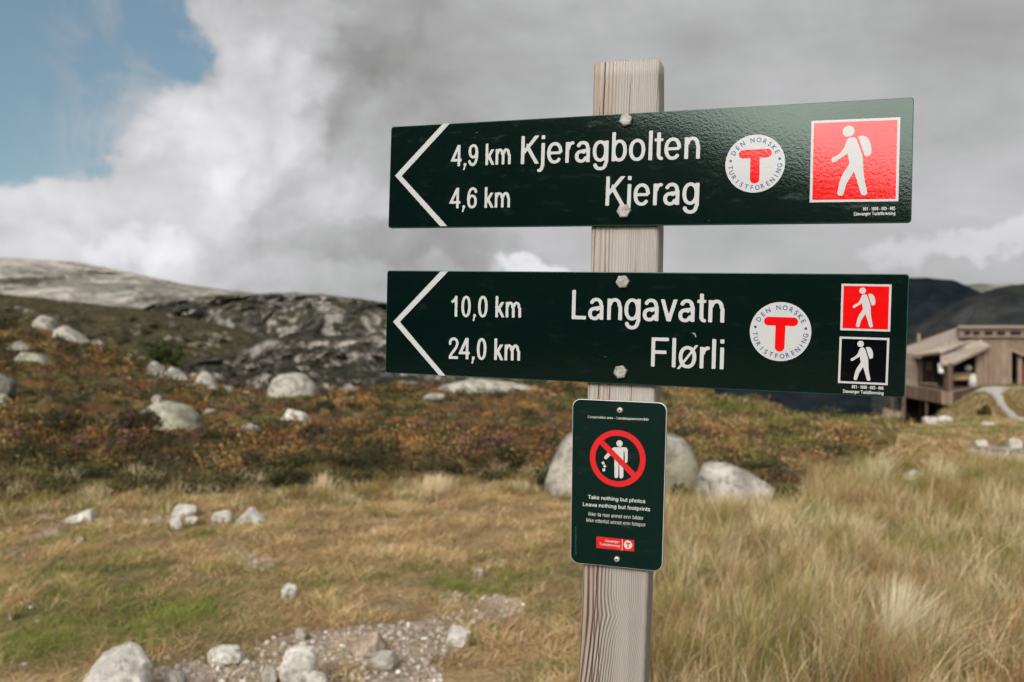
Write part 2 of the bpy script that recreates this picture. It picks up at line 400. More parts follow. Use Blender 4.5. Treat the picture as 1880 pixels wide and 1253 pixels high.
def plank_mat(name, c0, c1, c2, per=0.14, axis=0, rough=0.85):
    m, t, b = mat(name); p = geo(t)
    s = t.sep(p)
    q = t.m('ADD', s[0], t.m('MULTIPLY', s[1], 0.7)) if axis == 0 else s[2]
    k = t.m('DIVIDE', q, per)
    idn = t.m('FLOOR', k); fr = t.m('FRACT', k)
    wn = t.node('ShaderNodeTexWhiteNoise', noise_dimensions='1D'); t.put(wn.inputs['W'], idn)
    n = t.noise(t.scalev(p, (9, 9, 0.9) if axis == 0 else (0.9, 0.9, 9)), 1.0, 5, 0.6)
    c = t.mix(wn.outputs[0], c0, c1)
    c = t.mix(t.smooth(n, 0.4, 0.7, 0, 0.7), c, c2)
    gap = t.m('MULTIPLY', t.smooth(fr, 0.0, 0.10), t.smooth(fr, 1.0, 0.92))
    c = t.mix(t.m('SUBTRACT', 1.0, gap), c, tuple(x * 0.35 for x in c2))
    t.put(b.inputs['Base Color'], c); b.inputs['Roughness'].default_value = rough; b.inputs['Specular IOR Level'].default_value = 0.2
    t.put(b.inputs['Normal'], t.bump(gap, 0.6, 0.02))
    return m


# ------------------------------------------------------------------ terrain
cols = {
 -900: [(9, 870), (15, 700), (25, 560), (36, 500)],
 0:    [(9.5, 893), (12, 832), (16, 762), (22, 692), (30, 628), (36, 585)],
 60:   [(9.5, 895), (12, 834), (16, 768), (22, 700), (30, 636), (36, 592)],
 130:  [(9.5, 897), (12, 836), (16, 776), (22, 712), (30, 653), (36, 606)],
 200:  [(9.5, 899), (12, 838), (16, 780), (22, 722), (30, 672), (36, 640)],
 260:  [(9.5, 900), (12, 840), (16, 786), (22, 732), (30, 690), (36, 669)],
 370:  [(9.5, 903), (12, 844), (16, 792), (22, 746), (30, 715), (34, 706)],
 450:  [(9.5, 904), (12, 846), (16, 797), (22, 756), (30, 726), (33, 720)],
 550:  [(9.5, 904), (12, 846), (16, 800), (22, 756), (28, 733)],
 700:  [(9.5, 904), (12, 846), (16, 797), (22, 753), (30, 724), (36, 716)],
 900:  [(9.5, 904), (12, 846), (16, 797), (22, 755), (30, 726), (38, 714)],
 1070: [(9.5, 904), (12, 846), (16, 797), (22, 753), (30, 722), (38, 707)],
 1220: [(9.5, 904), (12, 846), (16, 797), (22, 750), (30, 720), (36, 711)],
 1300: [(9.5, 904), (12, 846), (16, 797), (20, 764), (28, 732), (33, 723)],
 1400: [(9.5, 904), (12, 848), (16, 799), (20, 767), (26, 747)],
 1470: [(9.5, 904), (12, 848), (16, 802), (22, 772)],
 1620: [(9.5, 904), (12, 850), (16, 806), (22, 777)],
 1700: [(9.5, 904), (12, 850), (16, 806), (24, 783), (50, 779), (60, 772), (70, 765)],
 1750: [(9.5, 904), (12, 850), (16, 806), (24, 785), (45, 775), (52, 752), (60, 746), (75, 740)],
 1800: [(9.5, 904), (12, 850), (16, 806), (24, 785), (40, 772), (50, 735), (57, 714), (62, 708), (80, 690)],
 1880: [(9.5, 904), (12, 850), (16, 806), (24, 785), (38, 768), (50, 735), (57, 714), (62, 708), (80, 690)],
 2700: [(9.5, 904), (12, 850), (16, 806), (24, 780), (38, 750), (50, 725), (57, 714), (62, 708), (80, 690)],
}
UC = np.array(sorted(cols)); YF = np.exp(np.linspace(math.log(3), math.log(130), 140))
TBL = np.zeros((len(UC), len(YF)))
for i, u in enumerate(UC):
    pts = cols[int(u)]; Ys = [3, 6.5] + [p[0] for p in pts]; Zs = [0, 0] + [CAMZ - (p[1] - CV) / F * p[0] for p in pts]
    yc, zc = Ys[-1], Zs[-1]; Ys += [yc + 2, yc + 6, yc + 60, 400]; Zs += [zc - 0.35, zc - 3.4, zc - 60, zc - 160]
    TBL[i] = np.interp(YF, Ys, Zs)
k = np.array([1, 2, 3, 2, 1]) / 9.0
for i in range(len(UC)):
    p = np.pad(TBL[i], 2, mode='edge'); TBL[i] = np.convolve(p, k, 'valid')
UG = np.linspace(-900, 2700, 721); TG = np.stack([np.interp(UG, UC, TBL[:, j]) for j in range(len(YF))], 1)
kk = np.hanning(17); kk /= kk.sum()
for j in range(len(YF)):
    p = np.pad(TG[:, j], 8, mode='edge'); TG[:, j] = np.convolve(p, kk, 'valid')

def gravel_mask(u, v):
    """where the worn gravel of the path lies, in ground coordinates of the near meadow"""
    def cap(x0, y0, x1, y1, r0, r1):
        dx, dy = x1 - x0, y1 - y0; t = np.clip(((u - x0) * dx + (v - y0) * dy) / (dx * dx + dy * dy), 0, 1)
        d = np.hypot(u - x0 - t * dx, (v - y0 - t * dy) * 1.7); r = r0 + (r1 - r0) * t
        return sstep(d / r, 1.15, 0.75)
    g = cap(350, 1300, 700, 1250, 150, 120)
    g = np.maximum(g, cap(540, 1215, 800, 1172, 85, 62))
    g = np.maximum(g, cap(800, 1160, 945, 1116, 48, 20) * 0.8)
    g = np.maximum(g, cap(420, 1022, 480, 1032, 34, 26) * 0.62)
    g = np.maximum(g, cap(830, 1100, 940, 1110, 24, 22) * 0.8)
    g = np.maximum(g, cap(60, 938, 300, 945, 30, 35) * 0.55)
    g = np.maximum(g, cap(1800, 828, 1960, 850, 30, 40) * 0.62)
    g = np.maximum(g, cap(0, 1010, 60, 1020, 40, 20) * 0.4)
    return g
def heath_mask(u, v):
    ub = np.interp(u, [-300, 0, 200, 330, 480, 560, 700, 900, 1020, 1250, 1450, 1520, 1600, 1650, 1700, 2200],
                   [930, 925, 905, 908, 898, 905, 885, 880, 885, 905, 925, 895, 850, 805, 745, 730])
    return ub
def to_uv(x, y, z):
    yy = np.maximum(y, 0.5); return CU + x / yy * F, CV - (z - CAMZ) / yy * F

def H(x, y, detail=True):
    x = np.asarray(x, float); y = np.asarray(y, float)
    r = np.hypot(x, y); ph = np.arctan2(x, y)
    phc = np.clip(ph, -R_(49), R_(46)); u = CU + F * np.tan(phc); Y = np.clip(r * np.cos(phc), 3.0, 129.0)
    fu = np.clip((u - UG[0]) / (UG[1] - UG[0]), 0, len(UG) - 1.001); iu = fu.astype(int); fu = fu - iu
    fy = np.log(Y / 3.0) / math.log(130 / 3.0) * (len(YF) - 1); fy = np.clip(fy, 0, len(YF) - 1.001); iy = fy.astype(int); fy = fy - iy
    z = (TG[iu, iy] * (1 - fu) + TG[iu + 1, iy] * fu) * (1 - fy) + (TG[iu, iy + 1] * (1 - fu) + TG[iu + 1, iy + 1] * fu) * fy
    z = z - np.clip((r - 129) / 200, 0, 1) * 60
    wb = sstep(np.abs(ph), R_(60), R_(105))
    z = z * (1 - wb)
    if detail:
        uu, vv = to_uv(x, y, z)
        h = sstep(heath_mask(uu, vv) - vv, -6, 30) * sstep(r, 6, 10)
        far = sstep(r, 45, 52)
        P = np.stack([x, y, z * 0], -1)
        z = z + 0.022 * fbm(P * 1.3, 4) * sstep(r, 1.5, 4)
        z = z + h * (1 - far * 0.9) * (0.13 * ridged(P * 0.55 + 5, 3) + 0.07 * fbm(P * 2.3 + 9, 3))
        z = z + far * 0.10 * fbm(P * 0.3, 3)
    return z

def ground_hit(u, v):
    lo = 3.2; prev = None
    ys = np.exp(np.linspace(math.log(3.2), math.log(95), 3000))
    x = (u - CU) / F * ys; zr = CAMZ - (v - CV) / F * ys
    d = zr - H(x, ys, False)
    i = np.where(d <= 0)[0]
    if len(i) == 0: i = [int(np.argmin(np.abs(d)))]
    Y = ys[i[0]]
    return float((u - CU) / F * Y), float(Y)

phi = np.concatenate([np.linspace(-180, -52, 40)[:-1], np.linspace(-52, -34, 40)[:-1], np.linspace(-34, 34, 700), np.linspace(34, 52, 40)[1:], np.linspace(52, 180, 40)[1:-1]])
rad = np.concatenate([np.exp(np.linspace(math.log(0.3), math.log(3.6), 14))[:-1], np.exp(np.linspace(math.log(3.6), math.log(40), 360))[:-1],
                      np.exp(np.linspace(math.log(40), math.log(130), 130))[:-1], np.exp(np.linspace(math.log(130), math.log(9000), 24))])
RR, PP = np.meshgrid(rad, np.radians(phi), indexing='ij')
GX = RR * np.sin(PP); GY = RR * np.cos(PP); GZ = H(GX, GY)
GU, GV = to_uv(GX, GY, GZ)
Pn = np.stack([GX, GY, GZ * 0], -1)
hm = sstep(heath_mask(GU, GV) - GV, -12, 14); hm = np.where(GY > 1, hm, 0.4)
n1 = fbm(Pn * 0.45, 4); n2 = fbm(Pn * 1.4 + 30, 4); n3 = fbm(Pn * 0.9 + 60, 3)
tan_ = np.array([0.33, 0.235, 0.125]); grn = np.array([0.13, 0.14, 0.045]); brn = np.array([0.17, 0.105, 0.06])
mead = tan_ + (grn - tan_) * sstep(n1 + 0.2 * sstep(-GU, -500, 100), 0.05, 0.6)[..., None]
mead = mead + (brn - mead) * (sstep(n2, 0.15, 0.6) * 0.5)[..., None]
rust = np.array([0.15, 0.08, 0.034]); dk = np.array([0.040, 0.040, 0.018]); oliv = np.array([0.13, 0.115, 0.04]); mar = np.array([0.12, 0.065, 0.05])
hth = rust + (oliv - rust) * sstep(n1, -0.1, 0.35)[..., None]
hth = hth + (dk - hth) * sstep(n2, 0.05, 0.4)[..., None]
hth = hth + (mar - hth) * (sstep(n3, 0.3, 0.6) * 0.7)[..., None]
rg = sstep(GU, 1180, 1500)[..., None] * 0.55       # grassier, greener heath on the right
hth = hth * (1 - rg) + rg * (np.array([0.20, 0.165, 0.06]) + (np.array([0.115, 0.075, 0.04]) - np.array([0.20, 0.165, 0.06])) * sstep(n2, -0.1, 0.35)[..., None])
C = mead * (1 - hm[..., None]) + hth * hm[..., None]
farr = sstep(RR, 40, 48)[..., None] * sstep(GU, 1600, 1680)[..., None]
C = C * (1 - farr) + farr * (np.array([0.17, 0.12, 0.045]) + np.array([0.05, 0.02, 0.0]) * n1[..., None])
gm = np.where((GY > 3) & (RR < 20), gravel_mask(GU, GV), 0)
gm = sstep(gm + 0.6 * n2 + 0.45 * fbm(Pn * 4 + 80, 3), 0.30, 1.0)
C = C * (1 - gm[..., None]) + gm[..., None] * (np.array([0.38, 0.31, 0.255]) * (1 + 0.25 * n3[..., None]))
bk = sstep(np.abs(PP), R_(75), R_(100))[..., None] * sstep(RR, 1.0, 2.5)[..., None]; C = C * (1 - bk) + bk * hth * 0.8
C = np.clip(C, 0.01, 0.8)
lp, st = grid_faces(len(rad), len(phi), wrap=True)
lp = lp.reshape(-1, 4)[:, ::-1].ravel()
ground = np_mesh('ground', np.stack([GX, GY, GZ], -1).reshape(-1, 3), lp, st, M_GROUND, C.reshape(-1, 3), smooth=True)
tag(ground, 'heath and dry meadow ground with a patch of worn gravel', 'ground', kind='structure')


# ------------------------------------------------------------------ hills
def hill(name, crest, base_v, d0, d1, material, amp, freq, label, n=(420, 130), gam=1.0, back=True, aniso=(1, 1, 1), rad=1.5, shape=None):
    cu = np.array([c[0] for c in crest], float); cvv = np.array([c[1] for c in crest], float)
    us = np.linspace(cu[0], cu[-1], n[0]); vs = np.interp(us, cu, cvv)
    kk = np.hanning(max(5, n[0] // 60) | 1); kk /= kk.sum(); h_ = len(kk) // 2
    vs = np.convolve(np.pad(vs, h_, mode='edge'), kk, 'valid')
    s = np.linspace(0, 1.35, n[1])
    S, U = np.meshgrid(s, us, indexing='ij'); VC = np.broadcast_to(vs, S.shape)
    sc = np.minimum(S, 1)
    bv = np.interp(U, cu, base_v) if isinstance(base_v, (list, tuple)) else base_v
    prof = sc ** gam if shape is None else np.interp(sc, *shape)
    V = bv + (VC - bv) * prof
    D = d0 + (d1 - d0) * S
    X = (U - CU) / F * D; Z = CAMZ - (V - CV) / F * D
    over = np.clip(S - 1, 0, None)
    zc = CAMZ - (VC - CV) / F * d1
    Z = np.where(S > 1, zc - over * over * (d1 - d0) * 2.2, Z)
    P = np.stack([X * aniso[0], D * aniso[1], Z * aniso[2]], -1) * freq
    rd = ridged(P, 5, 0.55); fb_ = fbm(P * 0.4 + 7, 3)
    edge = np.clip(np.minimum(S * 6, 1), 0, 1)
    damp = 1 - 0.8 * np.exp(-((S - 1) / 0.10) ** 2)
    Z2 = Z + amp * (rd * 0.5 + fb_ * 0.6) * edge * damp
    D2 = D + amp * rad * ridged(P * 0.9 + 21, 4) * edge * damp
    lp, st = grid_faces(n[1], n[0])
    lp = lp.reshape(-1, 4)[:, ::-1].ravel()
    o = np_mesh(name, np.stack([X * D2 / D, D2, Z2], -1).reshape(-1, 3), lp, st, material, None, smooth=True)
    return tag(o, label, 'hill', kind='structure')

HM_PALE = hill_mat('sunlit_pale_granite', (0.42, 0.385, 0.33), (0.24, 0.23, 0.21), (0.19, 0.18, 0.15), (0.13, 0.13, 0.115), 0.50, 0.60, 0.006, (1, 1, 2.2), 0.3)
HM_GREEN = hill_mat('dark_green_hillside', (0.22, 0.205, 0.165), (0.10, 0.09, 0.065), (0.070, 0.054, 0.028), (0.018, 0.024, 0.013), 0.42, 0.49, 0.07, (1, 1, 1.4), 0.3)
HM_CLIFF = hill_mat('grey_streaked_cliff', (0.30, 0.28, 0.25), (0.14, 0.13, 0.12), (0.060, 0.054, 0.033), (0.020, 0.024, 0.017), 0.48, 0.58, 0.017, (1.6, 0.6, 0.45), 0.7)  # vegetation tones darkened so they also carry the cliff shadows
HM_CLIFF2 = hill_mat('grey_brown_lower_cliff', (0.34, 0.31, 0.275), (0.12, 0.105, 0.095), (0.045, 0.040, 0.027), (0.012, 0.015, 0.014), 0.46, 0.56, 0.050, (1.5, 0.6, 0.5), 0.6)  # near-black vegetation tones include the shade of the gullies
HM_DARK = hill_mat('shade_painted_mountainside', (0.016, 0.020, 0.026), (0.008, 0.012, 0.017), (0.008, 0.012, 0.015), (0.003, 0.007, 0.010), 0.42, 0.60, 0.008, (1, 1, 0.8), 0.4)  # cloud shadow over the slope is put into these near-black colours
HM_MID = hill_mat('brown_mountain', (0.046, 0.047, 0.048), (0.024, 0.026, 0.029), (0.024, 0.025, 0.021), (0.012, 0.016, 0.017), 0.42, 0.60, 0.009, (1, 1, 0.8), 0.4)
HM_FAR = hill_mat('far_grey_mountain', (0.32, 0.31, 0.28), (0.18, 0.18, 0.16), (0.13, 0.13, 0.10), (0.08, 0.085, 0.07), 0.46, 0.6, 0.003, (1, 1, 1.5), 0.3)
HM_BACK = hill_mat('dark_slope_behind', (0.06, 0.06, 0.05), (0.03, 0.03, 0.026), (0.03, 0.032, 0.014), (0.012, 0.014, 0.008), 0.40, 0.55, 0.03, (1, 1, 1), 0.3)

hill('hills', [(-1500, 470), (-700, 500), (-250, 486), (-60, 477), (0, 474), (60, 477), (150, 481), (230, 499), (330, 521), (430, 535), (500, 547), (620, 562), (900, 585), (1200, 600)],
     620, 1500, 3300, HM_PALE, 34, 0.0022, 'pale sunlit granite mountain on the far left skyline', aniso=(1, .6, .6), rad=4.0, shape=([0, .35, .55, .75, 1], [0, .35, .42, .72, 1]))
hill('hills', [(-1500, 380), (-600, 500), (-200, 520), (0, 540), (60, 546), (120, 553), (200, 562), (270, 570), (340, 584), (400, 596), (456, 610), (500, 634), (560, 680), (620, 740), (700, 800)],
     800, 150, 640, HM_GREEN, 4, 0.035, 'dark green hillside dotted with pale stones behind the left boulders', rad=3.0, n=(520, 180))
hill('hills', [(120, 640), (200, 600), (250, 572), (280, 561), (330, 552), (400, 544), (470, 541), (540, 537), (600, 542), (650, 548), (710, 557), (850, 575), (1000, 595), (1300, 640)],
     740, 880, 1300, HM_CLIFF, 13, 0.009, 'grey rocky ridge with dark cliffs left of the lower board', n=(640, 200), shape=([0, .22, .5, .8, 1], [0, .45, .80, .92, 1]), aniso=(1.4, .5, .45), rad=5.0)
hill('hills', [(250, 780), (300, 715), (345, 672), (380, 659), (420, 651), (460, 642), (490, 626), (530, 619), (580, 617), (640, 620), (700, 626), (780, 640), (860, 665), (940, 700), (1040, 760)],
     840, 90, 420, HM_CLIFF2, 6.5, 0.028, 'grey brown lower cliff dropping into the valley', n=(560, 220), aniso=(1.3, .6, .7), rad=3.6)
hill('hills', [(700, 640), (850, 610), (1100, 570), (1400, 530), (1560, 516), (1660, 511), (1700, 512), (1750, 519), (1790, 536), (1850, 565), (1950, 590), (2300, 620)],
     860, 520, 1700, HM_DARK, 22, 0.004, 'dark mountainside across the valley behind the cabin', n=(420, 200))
hill('hills', [(1600, 640), (1680, 600), (1720, 578), (1760, 557), (1800, 541), (1840, 531), (1880, 527), (2000, 515), (2400, 490), (3200, 480)],
     860, 480, 1150, HM_MID, 22, 0.0055, 'brown dark ridge right behind the cabin roof', n=(300, 160))
hill('hills', [(1500, 560), (1660, 540), (1740, 528), (1800, 521), (1850, 522), (1900, 527), (2100, 545), (3000, 560)],
     640, 2600, 4500, HM_FAR, 30, 0.002, 'pale distant mountain above the dark right ridge', n=(200, 60))

# slope rising behind the photographer (it is mirrored in the glossy boards)
az_b = np.radians(np.linspace(60, 300, 160)); sb = np.linspace(0, 1.3, 50)
SB, AB = np.meshgrid(sb, az_b, indexing='ij')
rel = np.degrees(AB) - 180                     # + towards the left of the camera's back
elv = np.interp(rel, [-120, -40, -5, 8, 15, 23, 30, 38, 50, 80, 120], [3, 4, 5.5, 7.0, 9.0, 11.4, 14.2, 17.0, 18, 12, 7])
DB = 40 + 180 * SB
ZB = np.minimum(SB, 1) * np.tan(np.radians(elv)) * 220 - np.clip(SB - 1, 0, None) * 60
XB, YB = DB * np.sin(AB), DB * np.cos(AB)
ZB = ZB + 1.4 * ridged(np.stack([XB, YB, ZB], -1) * 0.05, 4) * np.clip(SB * 5, 0, 1) - 0.5
lp, st = grid_faces(50, 160)
ob = np_mesh('hills', np.stack([XB, YB, ZB], -1).reshape(-1, 3), lp, st, HM_BACK, None, smooth=True)
tag(ob, 'dark slope rising behind the viewpoint', 'hill', kind='structure')

# ------------------------------------------------------------------ the signpost
MF = np.array([[0.94373968, 0.02715969, -0.32957209], [-0.03058467, 0.9995186, -0.00521086], [0.32927191, 0.01499755, 0.94411603]])
OF = np.array([0.15, 0.0, -1.17])
def pl(u, v, z=0.0):
    """photo position -> coordinates in the plane of the boards"""
    d = np.array([(u - CU) / F, -(v - CV) / F, -1.0]); n = MF[:, 2]
    t = ((OF + z * n) @ n) / (d @ n); q = MF.T @ (d * t - OF)
    return np.array([q[0], q[1]])
def fw(x, y, z=0.0):
    q = OF + MF @ np.array([x, y, z]); return Vector((q[0], -q[2], CAMZ + q[1]))
ZP = -0.0075                                   # front face of the post, just behind the boards
pe = [(110, 1088.8, 1208.8, 1215.0), (300, 1085.8, 1208.6, 1214.9), (415, 1084.5, 1208.0, 1214.4), (500, 1083.0, 1206.6, 1213.0), (720, 1077.3, 1202.0, 1208.2),
      (900, 1073.0, 1195.6, 1201.8), (1041, 1069.3, 1189.7, 1196.0), (1253, 1061.0, 1181.4, 1187.7)]
PLx = [pl(a[1], a[0], ZP) for a in pe]; PRx = [pl(a[2], a[0], ZP) for a in pe]
PX0 = PLx[1][0]; PYT = PLx[0][1]
PKX, PKY = pl(1141, 1134, ZP); PY_LOW = pl(1120, 980, ZP)[1]
dl = (PLx[-1] - PLx[-4]) ; dr = (PRx[-1] - PRx[-4])
by = -1.75
bxl = PLx[-1][0] + dl[0] / dl[1] * (by - PLx[-1][1]) * 0.4; bxr = PRx[-1][0] + dr[0] / dr[1] * (by - PRx[-1][1]) * 0.4
BX = (bxl + bxr) / 2; BY = -1.60
base = fw(BX, BY, 0)
ax = Matrix((( MF[0, 0], MF[0, 1], MF[0, 2]), (-MF[2, 0], -MF[2, 1], -MF[2, 2]), (MF[1, 0], MF[1, 1], MF[1, 2])))
# the grain is drawn in post coordinates, measured from the base
PX0 -= BX; PKX -= BX; PYT -= BY; PKY -= BY; PY_LOW -= BY
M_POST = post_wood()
post_e = empty('signpost', base, label='weathered wooden post carrying two dark green direction boards and a small notice', cat='signpost')
post_e.rotation_euler = ax.to_euler()
def S3(p, z=0.0): return (p[0] - BX, p[1] - BY, z)

# post: rows of a rounded rectangle section following the real edges
rows = [(p[0], q[0], (p[1] + q[1]) / 2) for p, q in zip(PLx, PRx)] + [(bxl, bxr, by)]
ys = np.linspace(PYT + BY, by, 90)
rl = np.interp(-ys, [-r[2] for r in rows], [r[0] for r in rows]); rr_ = np.interp(-ys, [-r[2] for r in rows], [r[1] for r in rows])
tl, tr = pl(1088.8, 116.5, ZP), pl(1209, 108.5, ZP)
PD = 0.046; RC = 0.0055
def section(x0, x1, z0, z1, r, n=5):
    out = []
    for cx_, cz_, a0 in ((x0 + r, z0 - r, 180), (x0 + r, z1 + r, 90 + 180), (x1 - r, z1 + r, 0), (x1 - r, z0 - r, 90)):
        pass
    for cx_, cz_, a0 in ((x1 - r, z0 - r, 0), (x0 + r, z0 - r, 90), (x0 + r, z1 + r, 180), (x1 - r, z1 + r, 270)):
        for i in range(n):
            a = R_(a0 + 90 * i / (n - 1)); out.append((cx_ + r * math.cos(a), cz_ + r * math.sin(a)))
    return out
bm = bmesh.new(); prev = None
for i, y in enumerate(ys):
    ring = section(rl[i], rr_[i] + 0.0005, ZP, ZP - PD, RC)
    vs_ = []
    for (x, z) in ring:
        yy = y
        if i == 0:
            t_ = (x - rl[0]) / (rr_[0] - rl[0]); yy = tl[1] * (1 - t_) + tr[1] * t_ + 0.0006 * math.sin(x * 900) - 0.0015 * (abs(x - rl[0]) < 0.002)
        vs_.append(bm.verts.new((x - BX, yy - BY, z)))
    if prev:
        for k_ in range(len(vs_)):
            k2 = (k_ + 1) % len(vs_); bm.faces.new((prev[k_], prev[k2], vs_[k2], vs_[k_]))
    else:
        cen = bm.verts.new((sum(v.co.x for v in vs_) / len(vs_), sum(v.co.y for v in vs_) / len(vs_) + 0.0004, ZP - PD / 2))
        for k_ in range(len(vs_)): bm.faces.new((vs_[k_], cen, vs_[(k_ + 1) % len(vs_)]))
    prev = vs_
bmesh.ops.recalc_face_normals(bm, faces=bm.faces)
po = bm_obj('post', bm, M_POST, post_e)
po.data.polygons.foreach_set('use_smooth', [abs(p.normal.y) < 0.5 for p in po.data.polygons])

def round_poly(q, r, n=6):
    """rounded outline of a convex quad given as 2-D points"""
    out = []; m = len(q)
    for i in range(m):
        p = np.array(q[i]); a = np.array(q[i - 1]) - p; b = np.array(q[(i + 1) % m]) - p
        a = a / np.linalg.norm(a); b = b / np.linalg.norm(b)
        c = p + (a + b) * r; s, e = p + a * r, p + b * r
        for k_ in range(n):
            t_ = k_ / (n - 1); m_ = s * (1 - t_) + e * t_ - c; w_ = np.linalg.norm(m_)
            out.append(c + m_ / max(w_, 1e-9) * r)
    return out
def plate(name, quad, r, thick, mf, me_, z0=0.0, bev=0.0009):
    q = [pl(*p, z0) for p in quad]; outl = round_poly(q, r); cen = sum(outl) / len(outl)
    def inset(d): 
        res = []
        for p in outl:
            v = cen - p; sx_ = np.sign(v[0]) * min(abs(v[0]), d); sy_ = np.sign(v[1]) * min(abs(v[1]), d); res.append(p + np.array([sx_, sy_]))
        return res
    bm = bmesh.new(); rings = []
    for pts, z in ((inset(bev), z0), (inset(bev * .3), z0 - bev * .3), (outl, z0 - bev), (outl, z0 - thick), (inset(0.002), z0 - thick)):
        rings.append([bm.verts.new(S3(p, z)) for p in pts])
    f = bm.faces.new(rings[0]); f.material_index = 0
    for a, b in zip(rings, rings[1:]):
        for k_ in range(len(a)):
            k2 = (k_ + 1) % len(a); f = bm.faces.new((a[k_], b[k_], b[k2], a[k2])); f.material_index = 1; f.smooth = True
    bm.faces.new(rings[-1][::-1]).material_index = 1
    bmesh.ops.recalc_face_normals(bm, faces=bm.faces)
    return bm_obj(name, bm, [mf, me_], post_e)

# ------------------------------------------------------------------ narrow grotesque lettering, drawn stroke by stroke
def _arc(x0, x1, y0, y1, a0, a1): return ('arc', x0, x1, y0, y1, a0, a1)
def _st(x, y0, y1): return ('st', x, y0, y1)
def _bar(x0, x1, y0, y1): return ('bar', x0, x1, y0, y1)
def _dg(x0, y0, x1, y1, lo, hi, w=1.0): return ('dg', x0, y0, x1, y1, lo, hi, w)
def _pa(*p): return ('pa', p)
XH = 0.725
_s = ((.585, .53), (.55, .62), (.45, .68), (.34, .685), (.20, .65), (.145, .55), (.19, .455), (.33, .40), (.47, .355), (.585, .27), (.60, .19), (.545, .09), (.43, .045), (.32, .04), (.18, .075), (.105, .19))
_six = [_arc(.06, .72, -.015, .655, 0, 360), _pa((.655, .76), (.60, .88), (.50, .935), (.40, .945), (.27, .89), (.17, .74), (.125, .52), (.125, .33))]
_a = [_st(.545, 0, .50), _arc(.10, .672, .28, .742, 0, 163), _arc(.045, .60, -.015, .435, 50, 345), ('pa', ((.33, .385), (.46, .395), (.62, .43)))]
